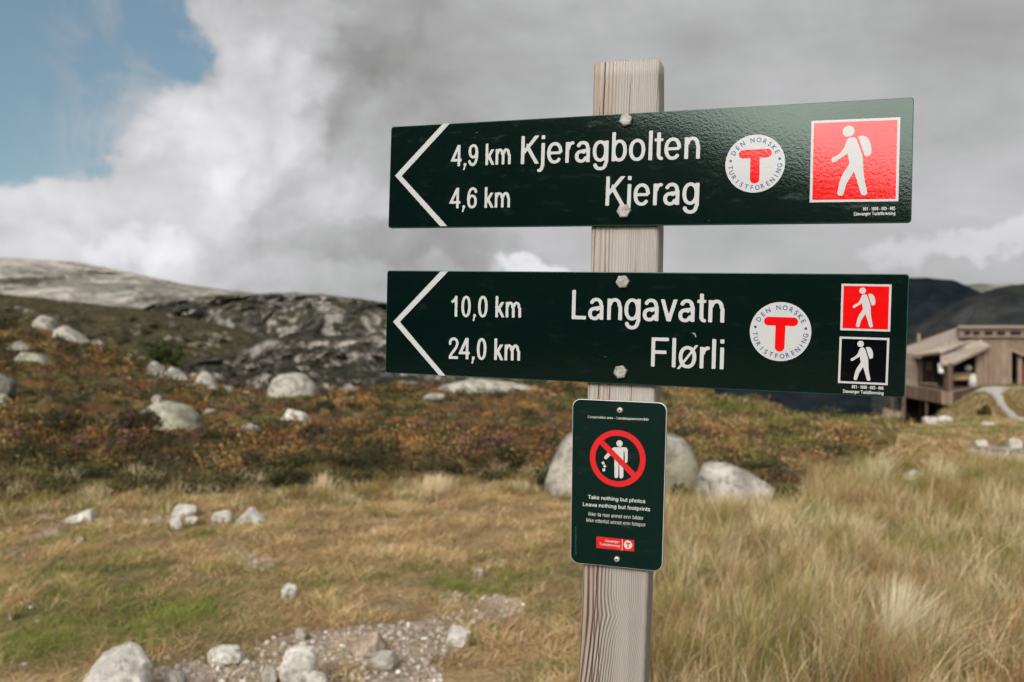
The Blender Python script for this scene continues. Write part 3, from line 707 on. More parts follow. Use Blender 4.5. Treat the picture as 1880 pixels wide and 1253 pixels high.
GLY = {
 'l': (.31, [_st(.09, 0, 1)]), 'i': (.31, [_st(.09, 0, XH), _bar(.09, None, .86, 1)]),
 'j': (.31, [_st(.09, -.09, XH), _bar(.09, None, .86, 1), _arc(-.22, .216, -.295, .10, 262, 360)]),
 'K': (.93, [_st(.10, 0, 1), _dg(.17, .36, .82, 1.0, .2, 1), _dg(.38, .62, .84, 0, 0, .72)]),
 'L': (.777, [_st(.10, 0, 1), _bar(.12, .73, 0, .118)]), 'F': (.853, [_st(.115, 0, 1), _bar(.13, .80, .885, 1), _bar(.13, .72, .445, .56)]),
 'T': (.853, [_st(.36, 0, 1), _bar(.03, .82, .885, 1)]), 'I': (.39, [_st(.13, 0, 1)]),
 'n': (.777, [_st(.09, 0, XH), _st(.567, 0, .46), _arc(.13, .692, .18, .742, 0, 168)]), 'h': (.777, [_st(.09, 0, 1), _st(.567, 0, .46), _arc(.13, .692, .18, .742, 0, 168)]),
 'u': (.777, [_st(.567, 0, XH), _st(.09, .27, XH), _arc(.09, .65, -.015, .55, 180, 348)]),
 'm': (1.163, [_st(.09, 0, XH), _st(.52, 0, .46), _st(.95, 0, .46), _arc(.13, .645, .18, .742, 0, 168), _arc(.56, 1.075, .18, .742, 0, 168)]),
 'r': (.465, [_st(.09, 0, XH), _arc(.13, .66, .10, .742, 80, 168)]),
 'b': (.777, [_st(.09, 0, 1), _arc(.09, .73, -.015, .742, 0, 360)]), 'p': (.777, [_st(.09, -.285, XH), _arc(.09, .73, -.015, .742, 0, 360)]),
 'd': (.777, [_st(.567, 0, 1), _arc(.045, .692, -.015, .742, 0, 360)]),
 'g': (.777, [_st(.567, -.05, XH), _arc(.045, .692, 0.0, .742, 0, 360), _arc(.075, .692, -.295, .20, 190, 360)]),
 'o': (.777, [_arc(.045, .73, -.015, .742, 0, 360)]), 'c': (.70, [_arc(.045, .68, -.015, .742, 42, 318)]),
 '\u00f8': (.777, [_arc(.045, .73, -.015, .742, 0, 360), _dg(.06, -.02, .72, .75, -.05, .78, .62)]),
 'a': (.777, _a), '\u00e5': (.777, _a + [_arc(.22, .50, .80, 1.05, 0, 360)]),
 'e': (.777, [_arc(.045, .73, -.015, .742, 2, 322), _bar(.12, .66, .315, .41)]),
 't': (.388, [_st(.12, .16, .93), _bar(.02, .38, .63, .725), _arc(.12, .56, -.01, .36, 180, 272)]),
 'f': (.388, [_st(.12, 0, .82), _bar(.01, .38, .63, .725), _arc(.12, .60, .60, 1.01, 92, 180)]),
 'v': (.698, [_dg(.085, .725, .35, 0, 0, .725), _dg(.615, .725, .35, 0, 0, .725)]),
 'k': (.698, [_st(.09, 0, 1), _dg(.15, .20, .585, .725, .1, .725), _dg(.30, .46, .615, 0, 0, .50)]),
 's': (.698, [_pa(*_s)]), 'S': (.93, [_pa(*[(x * 1.24, .04 + (y - .04) * 1.402) for x, y in _s])]),
 'C': (1.0, [_arc(.07, .95, -.015, 1.015, 40, 320)]),
 '0': (.777, [_arc(.06, .715, -.015, 1.01, 0, 360)]), '1': (.777, [_st(.37, 0, 1), _pa((.46, .93), (.34, .80), (.17, .71))]),
 '2': (.777, [_pa((.125, .69), (.14, .80), (.20, .89), (.30, .935), (.39, .945), (.51, .92), (.60, .85), (.635, .745), (.61, .64), (.54, .53), (.42, .41), (.28, .28), (.18, .17), (.12, .05)), _bar(.05, .705, 0, .118)]),
 '3': (.777, [_pa((.13, .74), (.17, .86), (.27, .94), (.38, .945), (.52, .91), (.60, .80), (.59, .68), (.50, .58), (.34, .54)), _pa((.34, .53), (.53, .50), (.65, .40), (.66, .26), (.58, .12), (.44, .05), (.33, .045), (.2, .09), (.12, .25))]),
 '4': (.777, [_st(.455, 0, 1), _bar(.03, .74, .235, .35), _dg(.07, .28, .53, 1.0, .235, 1)]),
 '5': (.777, [_bar(.17, .66, .88, 1), _pa((.21, .95), (.17, .72), (.135, .50)), _pa((.13, .50), (.24, .60), (.38, .63), (.55, .57), (.65, .40), (.64, .24), (.55, .10), (.40, .045), (.27, .06), (.15, .14), (.10, .26))]),
 '6': (.777, _six), '9': (.777, [_arc(.057, .717, .34, 1.01, 0, 360), _pa((.12, .235), (.177, .115), (.277, .06), (.377, .05), (.507, .105), (.607, .255), (.652, .475), (.652, .66))]),
 ',': (.388, [_bar(.12, None, 0, .14), _dg(.205, .02, .13, -.20, -.19, .02, .6)]),
 '-': (.465, [_bar(.04, .42, .30, .41)]), '\u2013': (.777, [_bar(.0, .777, .30, .39)]), ' ': (.388, []),
}
def _catmull(p):
    p = np.array(p); q = np.vstack([2 * p[0] - p[1], p, 2 * p[-1] - p[-2]]); out = []
    for i in range(1, len(q) - 2):
        for t_ in np.linspace(0, 1, 6)[:-1]:
            out.append(0.5 * ((2 * q[i]) + (-q[i - 1] + q[i + 1]) * t_ + (2 * q[i - 1] - 5 * q[i] + 4 * q[i + 1] - q[i + 2]) * t_ ** 2 + (-q[i - 1] + 3 * q[i] - 3 * q[i + 1] + q[i + 2]) * t_ ** 3))
    out.append(q[-2]); return np.array(out)
def _sd_poly(X, Y, pts, wid, closed):
    best = np.full(X.shape, 9.0); n = len(pts) - 1
    for i in range(n):
        a, b = pts[i], pts[i + 1]; d = b - a; L = np.hypot(*d)
        if L < 1e-9: continue
        t_ = ((X - a[0]) * d[0] + (Y - a[1]) * d[1]) / L; per = np.abs((X - a[0]) * d[1] - (Y - a[1]) * d[0]) / L
        tc_ = np.clip(t_, 0, L); dist = np.hypot(per, t_ - tc_); w = (wid[i] + (wid[i + 1] - wid[i]) * tc_ / L) / 2
        sd_ = dist - w
        if not closed:
            if i == 0: sd_ = np.maximum(sd_, np.where(t_ < 0, np.maximum(per - w, -t_), sd_))
            if i == n - 1: sd_ = np.maximum(sd_, np.where(t_ > L, np.maximum(per - w, t_ - L), sd_))
        best = np.minimum(best, sd_)
    return best
def make_glyph(ch, hs, sw, hw, step):
    adv, prims = GLY[ch]
    if not prims: return np.zeros((0, 2)), [], adv * hs
    xs = np.arange(-.22 * hs - .05, adv * hs + .12, step); ysg = np.arange(-.36, 1.12, step); X, Y = np.meshgrid(xs, ysg)
    sdf = np.full(X.shape, 9.0)
    for p in prims:
        if p[0] == 'st': s_ = np.maximum.reduce([p[1] * hs - X, X - p[1] * hs - sw, p[2] - Y, Y - p[3]])
        elif p[0] == 'bar':
            x1 = p[1] * hs + sw if p[2] is None else p[2] * hs
            mid = (p[3] + p[4]) / 2; hh = (p[4] - p[3]) / 2 * (hw / .11 if p[2] is not None and p[4] - p[3] < .13 else 1.0)
            lo, hi = (p[3], p[3] + 2 * hh) if p[3] == 0 else ((p[4] - 2 * hh, p[4]) if p[4] in (1, .725) else (mid - hh, mid + hh))
            s_ = np.maximum.reduce([p[1] * hs - X, X - x1, lo - Y, Y - hi])
        elif p[0] == 'dg':
            a = np.array([p[1] * hs, p[2]]); b = np.array([p[3] * hs, p[4]]); d = b - a; L = np.hypot(*d)
            s_ = np.maximum.reduce([np.abs((X - a[0]) * d[1] - (Y - a[1]) * d[0]) / L - sw * p[7] * .5, p[5] - Y, Y - p[6]])
            if p[2] > p[4] and p[6] < .8 and p[5] == 0 and ch in 'Kk': s_ = np.maximum(s_, (p[1] * hs - .03 - X))
            if ch in 'Kk4' and p[2] < p[4]: s_ = np.maximum(s_, (p[1] * hs - .10 * (ch == '4') - X))
        elif p[0] == 'arc':
            x0, x1, y0, y1, a0, a1 = p[1] * hs, p[2] * hs, *p[3:]
            n = max(6, int((a1 - a0) / 7)); A = np.radians(np.linspace(a0, a1, n + 1)); c_, s2 = np.cos(A), np.sin(A); ex = 2 / 2.2
            rx, ry = (x1 - x0) / 2 - sw / 2, (y1 - y0) / 2 - hw / 2
            pts = np.stack([(x0 + x1) / 2 + rx * np.sign(c_) * np.abs(c_) ** ex, (y0 + y1) / 2 + ry * np.sign(s2) * np.abs(s2) ** ex], 1)
            s_ = _sd_poly(X, Y, pts, sw * np.abs(c_) ** 1.5 + hw * (1 - np.abs(c_) ** 1.5), a1 - a0 >= 360)
        else:
            pts = _catmull([(x * hs, y) for x, y in p[1]]); s_ = _sd_poly(X, Y, pts, np.full(len(pts), (sw + hw) / 2), False)
        sdf = np.minimum(sdf, s_)
    # marching squares
    V = []; Fc = []; idx = {}
    def vert(key, x, y):
        if key not in idx: idx[key] = len(V); V.append((x, y))
        return idx[key]
    ins = sdf < 0; ny, nx = X.shape
    for j in range(ny - 1):
        i = 0
        while i < nx - 1:
            c4 = (ins[j, i], ins[j, i + 1], ins[j + 1, i + 1], ins[j + 1, i])
            if not any(c4): i += 1; continue
            if all(c4):
                i0 = i
                while i < nx - 1 and ins[j, i + 1] and ins[j + 1, i + 1]: i += 1
                row = [vert((j, q, 0), xs[q], ysg[j]) for q in range(i0, i + 1)] + [vert((j + 1, q, 0), xs[q], ysg[j + 1]) for q in range(i, i0 - 1, -1)]
                Fc.append(row); continue
            P = [(j, i), (j, i + 1), (j + 1, i + 1), (j + 1, i)]; poly = []
            for q in range(4):
                a, b = P[q], P[(q + 1) % 4]; va, vb = sdf[a], sdf[b]
                if va < 0: poly.append(vert((a[0], a[1], 0), xs[a[1]], ysg[a[0]]))
                if (va < 0) != (vb < 0):
                    t_ = va / (va - vb); key = (min(a, b), max(a, b), 1)
                    poly.append(vert(key, xs[a[1]] + (xs[b[1]] - xs[a[1]]) * t_, ysg[a[0]] + (ysg[b[0]] - ysg[a[0]]) * t_))
            if len(poly) > 2: Fc.append(poly)
            i += 1
    return np.array(V), Fc, adv * hs
_gc = {}
def narrow_line(body, aspect, sw=.128, hw=.112, step=.025, track=0.0):
    """verts and faces of a line whose width is aspect x cap height"""
    def extent(hs):
        x = 0
        for ch in body[:-1]: x += GLY[ch][0] * hs + track
        def left(ch):
            return min([(-.0 if False else q) for q in [p[1] if p[0] in ('st', 'bar', 'arc') else (min(a[0] for a in p[1]) if p[0] == 'pa' else min(p[1], p[3])) for p in GLY[ch][1]]])
        def right(ch):
            r = []
            for p in GLY[ch][1]:
                if p[0] == 'st': r.append(p[1] * hs + sw)
                elif p[0] in ('bar', 'arc'): r.append((p[1] * hs + sw) if p[2] is None else p[2] * hs)
                elif p[0] == 'pa': r.append(max(a[0] for a in p[1]) * hs + sw / 2)
                else: r.append(max(p[1], p[3]) * hs + sw * .5)
            return max(r)
        return x + right(body[-1]) - left(body[0]) * hs
    lo, hi = .3, 1.6
    for _ in range(30):
        md = (lo + hi) / 2
        if extent(md) < aspect: lo = md
        else: hi = md
    hs = round((lo + hi) / 2, 4); V = []; Fc = []; x = 0
    for ch in body:
        k_ = (ch, hs, sw, hw, step)
        if k_ not in _gc: _gc[k_] = make_glyph(*k_)
        g, f_, adv = _gc[k_]
        b = len(V)
        V += [(p[0] + x, p[1]) for p in g]; Fc += [[b + i for i in q] for q in f_]; x += adv + track
    return np.array(V), Fc
from mathutils.geometry import tessellate_polygon
class Flat:
    """flat printed shapes gathered into one mesh, each with its own material and level"""
    def __init__(s): s.v = []; s.f = []; s.m = []; s.mats = []
    def mi(s, m):
        if m not in s.mats: s.mats.append(m)
        return s.mats.index(m)
    def poly(s, pts, z, m):
        b = len(s.v); s.v += [S3(p, z) for p in pts]
        for t_ in tessellate_polygon([[Vector((p[0], p[1], 0)) for p in pts]]):
            a, b_, c = [pts[i] for i in t_]
            cr = (b_[0] - a[0]) * (c[1] - a[1]) - (b_[1] - a[1]) * (c[0] - a[0])
            if abs(cr) < 1e-14: continue
            s.f.append([b + i for i in (t_ if cr > 0 else t_[::-1])]); s.m.append(s.mi(m))
    def disc(s, c, r, z, m, n=64): s.poly([(c[0] + r * math.cos(2 * math.pi * i / n), c[1] + r * math.sin(2 * math.pi * i / n)) for i in range(n)], z, m)
    def capsule(s, a, b, r, z, m, n=10):
        a = np.array(a); b = np.array(b); d = (b - a) / np.linalg.norm(b - a); w = math.atan2(d[1], d[0]); pts = []
        for c, a0 in ((b, w - math.pi / 2), (a, w + math.pi / 2)):
            pts += [(c[0] + r * math.cos(a0 + math.pi * i / n), c[1] + r * math.sin(a0 + math.pi * i / n)) for i in range(n + 1)]
        s.poly(pts, z, m)
    def ring(s, c, r0, r1, z, m, n=72):
        b = len(s.v)
        for i in range(n):
            a = 2 * math.pi * i / n
            s.v += [S3((c[0] + r0 * math.cos(a), c[1] + r0 * math.sin(a)), z), S3((c[0] + r1 * math.cos(a), c[1] + r1 * math.sin(a)), z)]
        for i in range(n):
            j = (i + 1) % n; s.f.append([b + 2 * i, b + 2 * i + 1, b + 2 * j + 1, b + 2 * j]); s.m.append(s.mi(m))
    def text(s, body, L, Rr, cap, z, m, sw=.128, hw=.112, step=.025):
        """fit a line of text between two 2-D points; cap is the height of a capital"""
        L = np.array(L); Rr = np.array(Rr); d = (Rr - L); wd = np.linalg.norm(d); up = np.array([-d[1], d[0]]) / wd
        V, Fc = narrow_line(body, wd / cap, sw, hw, step); x0, x1 = V[:, 0].min(), V[:, 0].max()
        b = len(s.v)
        for p in V: q = L + (p[0] - x0) / (x1 - x0) * d + up * (p[1] * cap); s.v.append(S3(q, z))
        mi = s.mi(m)
        for f in Fc: s.f.append([b + i for i in f]); s.m.append(mi)
    def glyph_at(s, ch, c, ang, h, wid, z, m, bold=0.0):
        V, Fc = glyphs(ch, bold, 1.0); xc = (V[:, 0].min() + V[:, 0].max()) / 2; b = len(s.v); ca, sa = math.cos(ang), math.sin(ang)
        for p in V:
            x = (p[0] - xc) / 0.727 * h * wid; y = (p[1] / 0.727 - 0.5) * h; s.v.append(S3((c[0] + x * ca - y * sa, c[1] + x * sa + y * ca), z))
        mi = s.mi(m)
        for f in Fc: s.f.append([b + i for i in f]); s.m.append(mi)
    def build(s, name, parent): return mesh_obj(name, s.v, s.f, s.mats, parent, fm=s.m)
_gl = {}
def glyphs(body, bold, space):
    k_ = (body, bold, space)
    if k_ in _gl: return _gl[k_]
    cu = bpy.data.curves.new('tmp', 'FONT'); cu.body = body; cu.offset = bold; cu.space_character = space; cu.resolution_u = 6; cu.fill_mode = 'FRONT'
    ob = bpy.data.objects.new('tmp', cu); COL.objects.link(ob); bpy.context.view_layer.update()
    me = bpy.data.meshes.new_from_object(ob.evaluated_get(bpy.context.evaluated_depsgraph_get()))
    V = np.array([v.co[:] for v in me.vertices]); Fc = []
    for p in me.polygons:
        f = list(p.vertices); Fc.append(f if p.normal.z > 0 else f[::-1])
    bpy.data.objects.remove(ob); bpy.data.curves.remove(cu); bpy.data.meshes.remove(me)
    _gl[k_] = (V, Fc); return _gl[k_]

Z1, Z2, Z3 = 0.00025, 0.00045, 0.00065
def line(parent, body, l, r, cappx, m, sw=.128, hw=.112, step=.025, z=Z1, name='lettering'):
    L, Rr = pl(*l), pl(*r); c0 = np.linalg.norm(pl(l[0], l[1] - cappx) - L)
    f = Flat(); f.text(body, L, Rr, c0, z, m, sw, hw, step); return f.build(name, parent)
def chevron(parent, pts):
    f = Flat(); f.poly([pl(*p) for p in pts], Z1, M_GREY); return f.build('chevron', parent)

HEAD = ((1347, 269), 40)
BODY = [(1352, 314), (1372, 310), (1390, 312), (1402, 325), (1412, 350), (1428, 396), (1441, 432), (1446, 460), (1447, 500), (1448, 545), (1454, 590), (1464, 640), (1475, 690), (1470, 706), (1452, 713), (1436, 706), (1428, 690),
        (1416, 650), (1403, 605), (1383, 548), (1355, 592), (1332, 630), (1324, 655), (1312, 700), (1300, 713), (1280, 714), (1269, 702), (1271, 680), (1280, 635), (1290, 600), (1306, 565), (1330, 528), (1348, 500), (1352, 482), (1345, 455),
        (1340, 420), (1320, 436), (1295, 452), (1250, 482), (1236, 484), (1227, 473), (1231, 456), (1250, 443), (1280, 427), (1302, 405), (1316, 382), (1328, 350), (1338, 326)]
PACK = [(1413, 307), (1430, 301), (1448, 300), (1466, 305), (1481, 318), (1492, 338), (1500, 360), (1504, 385), (1504, 410), (1500, 428), (1488, 436), (1466, 444), (1457, 432), (1440, 388)]
PQ = [pl(1489.9, 222.4), pl(1652.9, 215.7), pl(1649.5, 370), pl(1486.4, 372.1)]
def inv_sq(p):
    """crop position -> 0..1 square coordinates of the large pictogram"""
    q = pl(1200 + p[0] / 3.76, 170 + p[1] / 3.76); a = PQ[3]; ex = PQ[2] - PQ[3]; ey = PQ[0] - PQ[3]
    A = np.array([[ex[0], ey[0]], [ex[1], ey[1]]]); return np.linalg.solve(A, q - a)
def picto(parent, quad, bg_, border, fig=M_GREY):
    q = [pl(*p) for p in quad]; a = q[3]; ex = ((q[2] - q[3]) + (q[1] - q[0])) / 2; ey = ((q[0] - q[3]) + (q[1] - q[2])) / 2
    P = lambda s_: a + ex * s_[0] + ey * s_[1]
    f = Flat(); f.poly([P(s_) for s_ in ((0, 0), (1, 0), (1, 1), (0, 1))], Z1, fig)
    b = border; f.poly([P(s_) for s_ in ((b, b), (1 - b, b), (1 - b, 1 - b), (b, 1 - b))], Z2, bg_)
    f.poly([P(inv_sq(p)) for p in BODY], Z3, fig); f.poly([P(inv_sq(p)) for p in PACK], Z3, fig)
    c = P(inv_sq(HEAD[0])); r = HEAD[1] / 600 * np.linalg.norm(ex); f.disc(c, r, Z3, fig, 32)
    return f.build('hiker_pictogram', parent)
def badge(parent, cpx, rpx, rot, simple=False, z=Z1):
    c = pl(*cpx); r = np.linalg.norm(pl(cpx[0], cpx[1] - rpx) - c); f = Flat(); f.disc(c, r, z, M_GREY if not simple else M_WHITE)
    ca, sa = math.cos(rot), math.sin(rot)
    P = lambda x, y: (c[0] + r * (x * ca - y * sa), c[1] + r * (x * sa + y * ca))
    k_ = 0.145 if not simple else 0.13
    f.capsule(P(-0.40, 0.345), P(0.42, 0.345), r * k_, z + 0.0002, M_RED if not simple else M_RED2); f.capsule(P(0.0, 0.33), P(0.0, -0.52), r * (k_ + 0.012), z + 0.0004, M_RED if not simple else M_RED2)
    if not simple:
        for ch, a in zip('DENNORSKE', (151, 135.7, 121, 96.4, 81, 66, 53, 40, 27.0)):
            a_ = R_(a) + rot; f.glyph_at(ch, (c[0] + r * 0.825 * math.cos(a_), c[1] + r * 0.825 * math.sin(a_)), a_ - math.pi / 2, r * 0.165, 0.92, z + 0.0002, M_BLUE, 0.014)
        for i, ch in enumerate('TURISTFORENING'):
            a_ = R_(187 + 166.0 / 13 * i) + rot; f.glyph_at(ch, (c[0] + r * 0.825 * math.cos(a_), c[1] + r * 0.825 * math.sin(a_)), a_ + math.pi / 2, r * 0.165, 0.92, z + 0.0002, M_BLUE, 0.014)
        for a in (171, 9):
            a_ = R_(a) + rot; f.disc((c[0] + r * 0.83 * math.cos(a_), c[1] + r * 0.83 * math.sin(a_)), r * 0.047, z + 0.0002, M_BLUE, 16)
    return f.build('round_badge', parent)
def bolt(parent, cpx, rpx, rot, z=0.0):
    c = pl(*cpx); r = np.linalg.norm(pl(cpx[0], cpx[1] - rpx) - c); bm = bmesh.new()
    def ring(rad, zz, n=48, hexa=1.0):
        out = []
        for i in range(n):
            a = 2 * math.pi * i / n; t_ = (a % (math.pi / 3)) - math.pi / 6; hr = math.cos(math.pi / 6) / math.cos(t_); k_ = hexa * hr + (1 - hexa) * 0.87
            out.append(bm.verts.new(S3((c[0] + rad * k_ * math.cos(a + rot), c[1] + rad * k_ * math.sin(a + rot)), zz)))
        return out
    rings = [ring(r, z + 0.0001), ring(r, z + 0.0052), ring(r * 0.97, z + 0.0058, hexa=0.9), ring(r * 0.90, z + 0.0062, hexa=0.0), ring(r * 0.80, z + 0.0064, hexa=0), ring(r * 0.76, z + 0.0062, hexa=0)]
    for a, b in zip(rings, rings[1:]):
        for k_ in range(48): bm.faces.new((a[k_], a[(k_ + 1) % 48], b[(k_ + 1) % 48], b[k_]))
    bm.faces.new(rings[-1]); bmesh.ops.recalc_face_normals(bm, faces=bm.faces)
    return bm_obj('hex_bolt', bm, M_BOLT, parent)

# upper board
b1 = plate('direction_board', [(718, 233), (1678, 178.8), (1673.4, 408.8), (712.5, 419)], 0.0035, 0.0072, M_GREEN, M_EDGE_GLINT)
b1['label'] = 'upper board with one large hiker pictogram and bright sky mirrored at its right'
line(b1, '4,9 km', (826.9, 306.2), (937.5, 301.8), 38.6, M_GREY, .135, .118)
line(b1, '4,6 km', (824.5, 383.2), (936.2, 381.2), 37.4, M_GREY, .135, .118)
line(b1, 'Kjeragbolten', (956.1, 302.0), (1284.8, 291.6), 51.4, M_GREY)
line(b1, 'Kjerag', (1111.4, 378.2), (1283, 376.3), 53.6, M_GREY)
line(b1, '001 - 1000 - 003 - 005', (1584.3, 387.0), (1643.4, 386.0), 6.2, M_GREY, .16, .15, .06)
line(b1, 'Stavanger Turistforening', (1567, 396.2), (1643.6, 394.9), 6.2, M_GREY, .16, .15, .06)
chevron(b1, [(813, 227.7), (826, 227.0), (737.4, 323.5), (821, 415.4), (808, 415.6), (725.3, 323)])
picto(b1, [(1489.9, 222.4), (1652.9, 215.7), (1649.5, 370), (1486.4, 372.1)], M_RED, 0.030)
badge(b1, (1386.0, 300.9), 53.2, 0.015)
bolt(b1, (1150, 221.8), 12.4, 0.25); bolt(b1, (1146.3, 388.6), 13.2, 0.05)
def scratch(parent, x, y, w_, h_):
    f = Flat(); f.poly([pl(x, y + h_), pl(x + w_, y + h_ * .7), pl(x + w_, y), pl(x, y + h_ * .3)], Z1, M_CHIP); f.build('scratch', parent)
for q in ((874, 243, 4, .7), (1435, 204.5, 1.2, 1.2), (1389.5, 228, 1.0, 1.2), (1300, 405, 3, .5)): scratch(b1, *q)
# lower board
b2 = plate('direction_board', [(710.6, 496.8), (1669.4, 503.4), (1661.4, 730.8), (707.2, 684.8)], 0.0035, 0.0072, M_GREEN, M_EDGE_GLINT)
b2['label'] = 'lower board with two small hiker pictograms, red above black'
line(b2, '10,0 km', (828.2, 581.9), (956.6, 583.6), 38.3, M_GREY, .135, .118)
line(b2, '24,0 km', (823.7, 659.1), (954.8, 662.8), 39.0, M_GREY, .135, .118)
line(b2, 'Langavatn', (1049.5, 586.3), (1329.5, 592.8), 53.5, M_GREY)
line(b2, 'Fl\u00f8rli', (1195.0, 673.2), (1328.4, 678.5), 53.5, M_GREY)
line(b2, '001 - 1000 - 003 - 006', (1563.8, 713.2), (1622, 716.2), 6.2, M_GREY, .16, .15, .06)
line(b2, 'Stavanger Turistforening', (1547, 721.4), (1622, 725.2), 6.2, M_GREY, .16, .15, .06)
chevron(b2, [(809, 498.6), (822.9, 498.7), (734.2, 591.2), (817.8, 690.2), (806.4, 689.6), (721.8, 591.2)])
picto(b2, [(1544.9, 521.2), (1637, 522.6), (1634, 609.3), (1542.5, 606.6)], M_RED, 0.045)['label'] = 'red hiker pictogram, upper of the two'
picto(b2, [(1541.5, 618.3), (1633, 621), (1629.5, 707.7), (1538.3, 703.4)], M_BLACK, 0.045)['label'] = 'black hiker pictogram, lower of the two'
badge(b2, (1432.5, 609.2), 54.2, -0.01)
bolt(b2, (1144.1, 518), 12.8, 0.10); bolt(b2, (1139.9, 683.2), 12.8, 0.2)
f = Flat()
f.poly([pl(*p) for p in ((1269.5, 611.8), (1273, 611.2), (1277, 613.5), (1278.5, 619), (1276.5, 619.5), (1275.5, 615), (1272.5, 613.2))], Z1, M_CHIP)
f.build('scratch', b2)
scratch(b2, 1110, 655, 3, .5)
# small notice
ZN = -0.0005
nb = plate('notice_board', [(1051.2, 732.4), (1224.5, 740.3), (1215.8, 1050.4), (1047, 1033.3)], 0.0105, 0.0070, M_GREEN2, M_WHITE, z0=0.0, bev=0.0007)
nb['label'] = 'small upright rounded notice with a red prohibition ring'
N = lambda x, y: (1030 + x / 3.686, 720 + y / 3.686)
def nline(body, l, r, cap, sw): return line(nb, body, N(*l), N(*r), cap / 3.686, M_WHITE, sw, sw * .85, .04)
nline('Conservation area \u2013 Landskapsvernomr\u00e5de', (182, 176), (594, 194), 17, .15)
nline('Take nothing but photos', (182, 722), (570, 753), 26, .175)
nline('Leave nothing but footprints', (148, 771), (603, 807), 26, .175)
nline('Ikke ta noe annet enn bilder', (187, 836), (558, 866), 25, .105)
nline('Ikke etterlat annet enn fotspor', (172, 878), (573, 911), 25, .105)
f = Flat()
def NP(x, y): return pl(*N(x, y))
c = NP(383, 450); r_ = np.linalg.norm(NP(383, 258) - c)
f.disc(NP(396, 349), np.linalg.norm(NP(396, 327) - NP(396, 349)), Z1, M_WHITE, 28)
f.poly([NP(*p) for p in [(366, 374), (434, 374), (446, 379), (452, 392), (450, 474), (441, 480), (432, 474), (430, 404), (424, 404), (422, 570), (417, 582), (405, 586), (396, 579), (394, 482), (390, 482), (388, 570), (383, 581), (371, 584), (362, 576), (361, 404),
     (352, 412), (312, 452), (300, 456), (291, 446), (295, 435), (340, 386), (352, 377)]], Z1, M_WHITE)
for (x, y, a) in ((285, 481, 0.6), (296, 502, 0.75), (290, 527, 0.03)):
    pc = NP(x, y); h_ = 9.0 / 3.686 * 0.00071
    f.poly([(pc[0] + h_ * 1.41 * math.cos(a + math.pi / 4 + i * math.pi / 2), pc[1] + h_ * 1.41 * math.sin(a + math.pi / 4 + i * math.pi / 2)) for i in range(4)], Z1, M_WHITE)
f.ring(c, r_ * 0.80, r_, Z3, M_RED2)
p0, p1 = NP(268, 333), NP(498, 567); f.capsule(p0, p1, r_ * 0.10, Z2, M_RED2, 4)
f.build('no_littering_pictogram', nb)
f = Flat(); f.poly([NP(*p) for p in ((239, 1055), (494, 1080), (496, 1003), (240, 977))], Z1, M_RED2)
f.text('Stavanger', NP(298, 1014), NP(396, 1023), np.linalg.norm(NP(300, 996) - NP(300, 1013)), Z2, M_WHITE, .16, .14, .06)
f.text('Turistforening', NP(260, 1036), NP(398, 1050), np.linalg.norm(NP(300, 996) - NP(300, 1013)), Z2, M_WHITE, .16, .14, .06)
f.poly([NP(*p) for p in ((412, 1072), (416, 1072), (418, 996), (414, 995))], Z2, M_WHITE)
f.build('red_logo_strip', nb)
badge(nb, N(454, 1034), 29 / 3.686, 0.0, True, Z2)
f = Flat(); rg_ = random.Random(5); y = 1098
while y > 912:                                 # the faint line of minute print up the left edge, too small to read
    h_ = rg_.choice((3, 4, 5)); w_ = rg_.choice((4, 5, 6)); f.poly([NP(*p) for p in ((98, y), (98 + w_, y), (98 + w_, y - h_), (98, y - h_))], Z1, M_DULLGRN); y -= h_ + rg_.choice((2, 2, 2, 6))
f.build('faint_small_print', nb)
def screw(cpx, rpx):
    c = pl(*cpx); r = np.linalg.norm(pl(cpx[0], cpx[1] - rpx) - c); bm = bmesh.new(); rings = []
    prof = [(1.0, 0.0001), (0.97, 0.0010), (0.86, 0.0020), (0.68, 0.0028), (0.48, 0.0033), (0.40, 0.0034)]
    for rad, zz in prof: rings.append([bm.verts.new(S3((c[0] + r * rad * math.cos(math.tau * i / 24), c[1] + r * rad * math.sin(math.tau * i / 24)), zz)) for i in range(24)])
    for a, b in zip(rings, rings[1:]):
        for k_ in range(24): bm.faces.new((a[k_], a[(k_ + 1) % 24], b[(k_ + 1) % 24], b[k_])).smooth = True
    hx = []
    for zz in (0.0034, 0.0012):
        hx.append([bm.verts.new(S3((c[0] + r * 0.33 * math.cos(math.tau * (i // 4) / 6 + math.tau / 24 * 0), c[1] + r * 0.33 * math.sin(math.tau * (i // 4) / 6)), zz)) for i in range(24)])
    for k_ in range(24): bm.faces.new((rings[-1][k_], rings[-1][(k_ + 1) % 24], hx[0][(k_ + 1) % 24], hx[0][k_]))
    for k_ in range(24): bm.faces.new((hx[0][k_], hx[0][(k_ + 1) % 24], hx[1][(k_ + 1) % 24], hx[1][k_])).material_index = 1
    bm.faces.new(hx[1]).material_index = 1
    bmesh.ops.remove_doubles(bm, verts=bm.verts, dist=1e-6); bmesh.ops.recalc_face_normals(bm, faces=bm.faces)
    return bm_obj('screw', bm, [M_SCREW, M_DARK], nb)
screw(N(399, 124), 21 / 3.686); screw(N(379, 1131), 20 / 3.686)

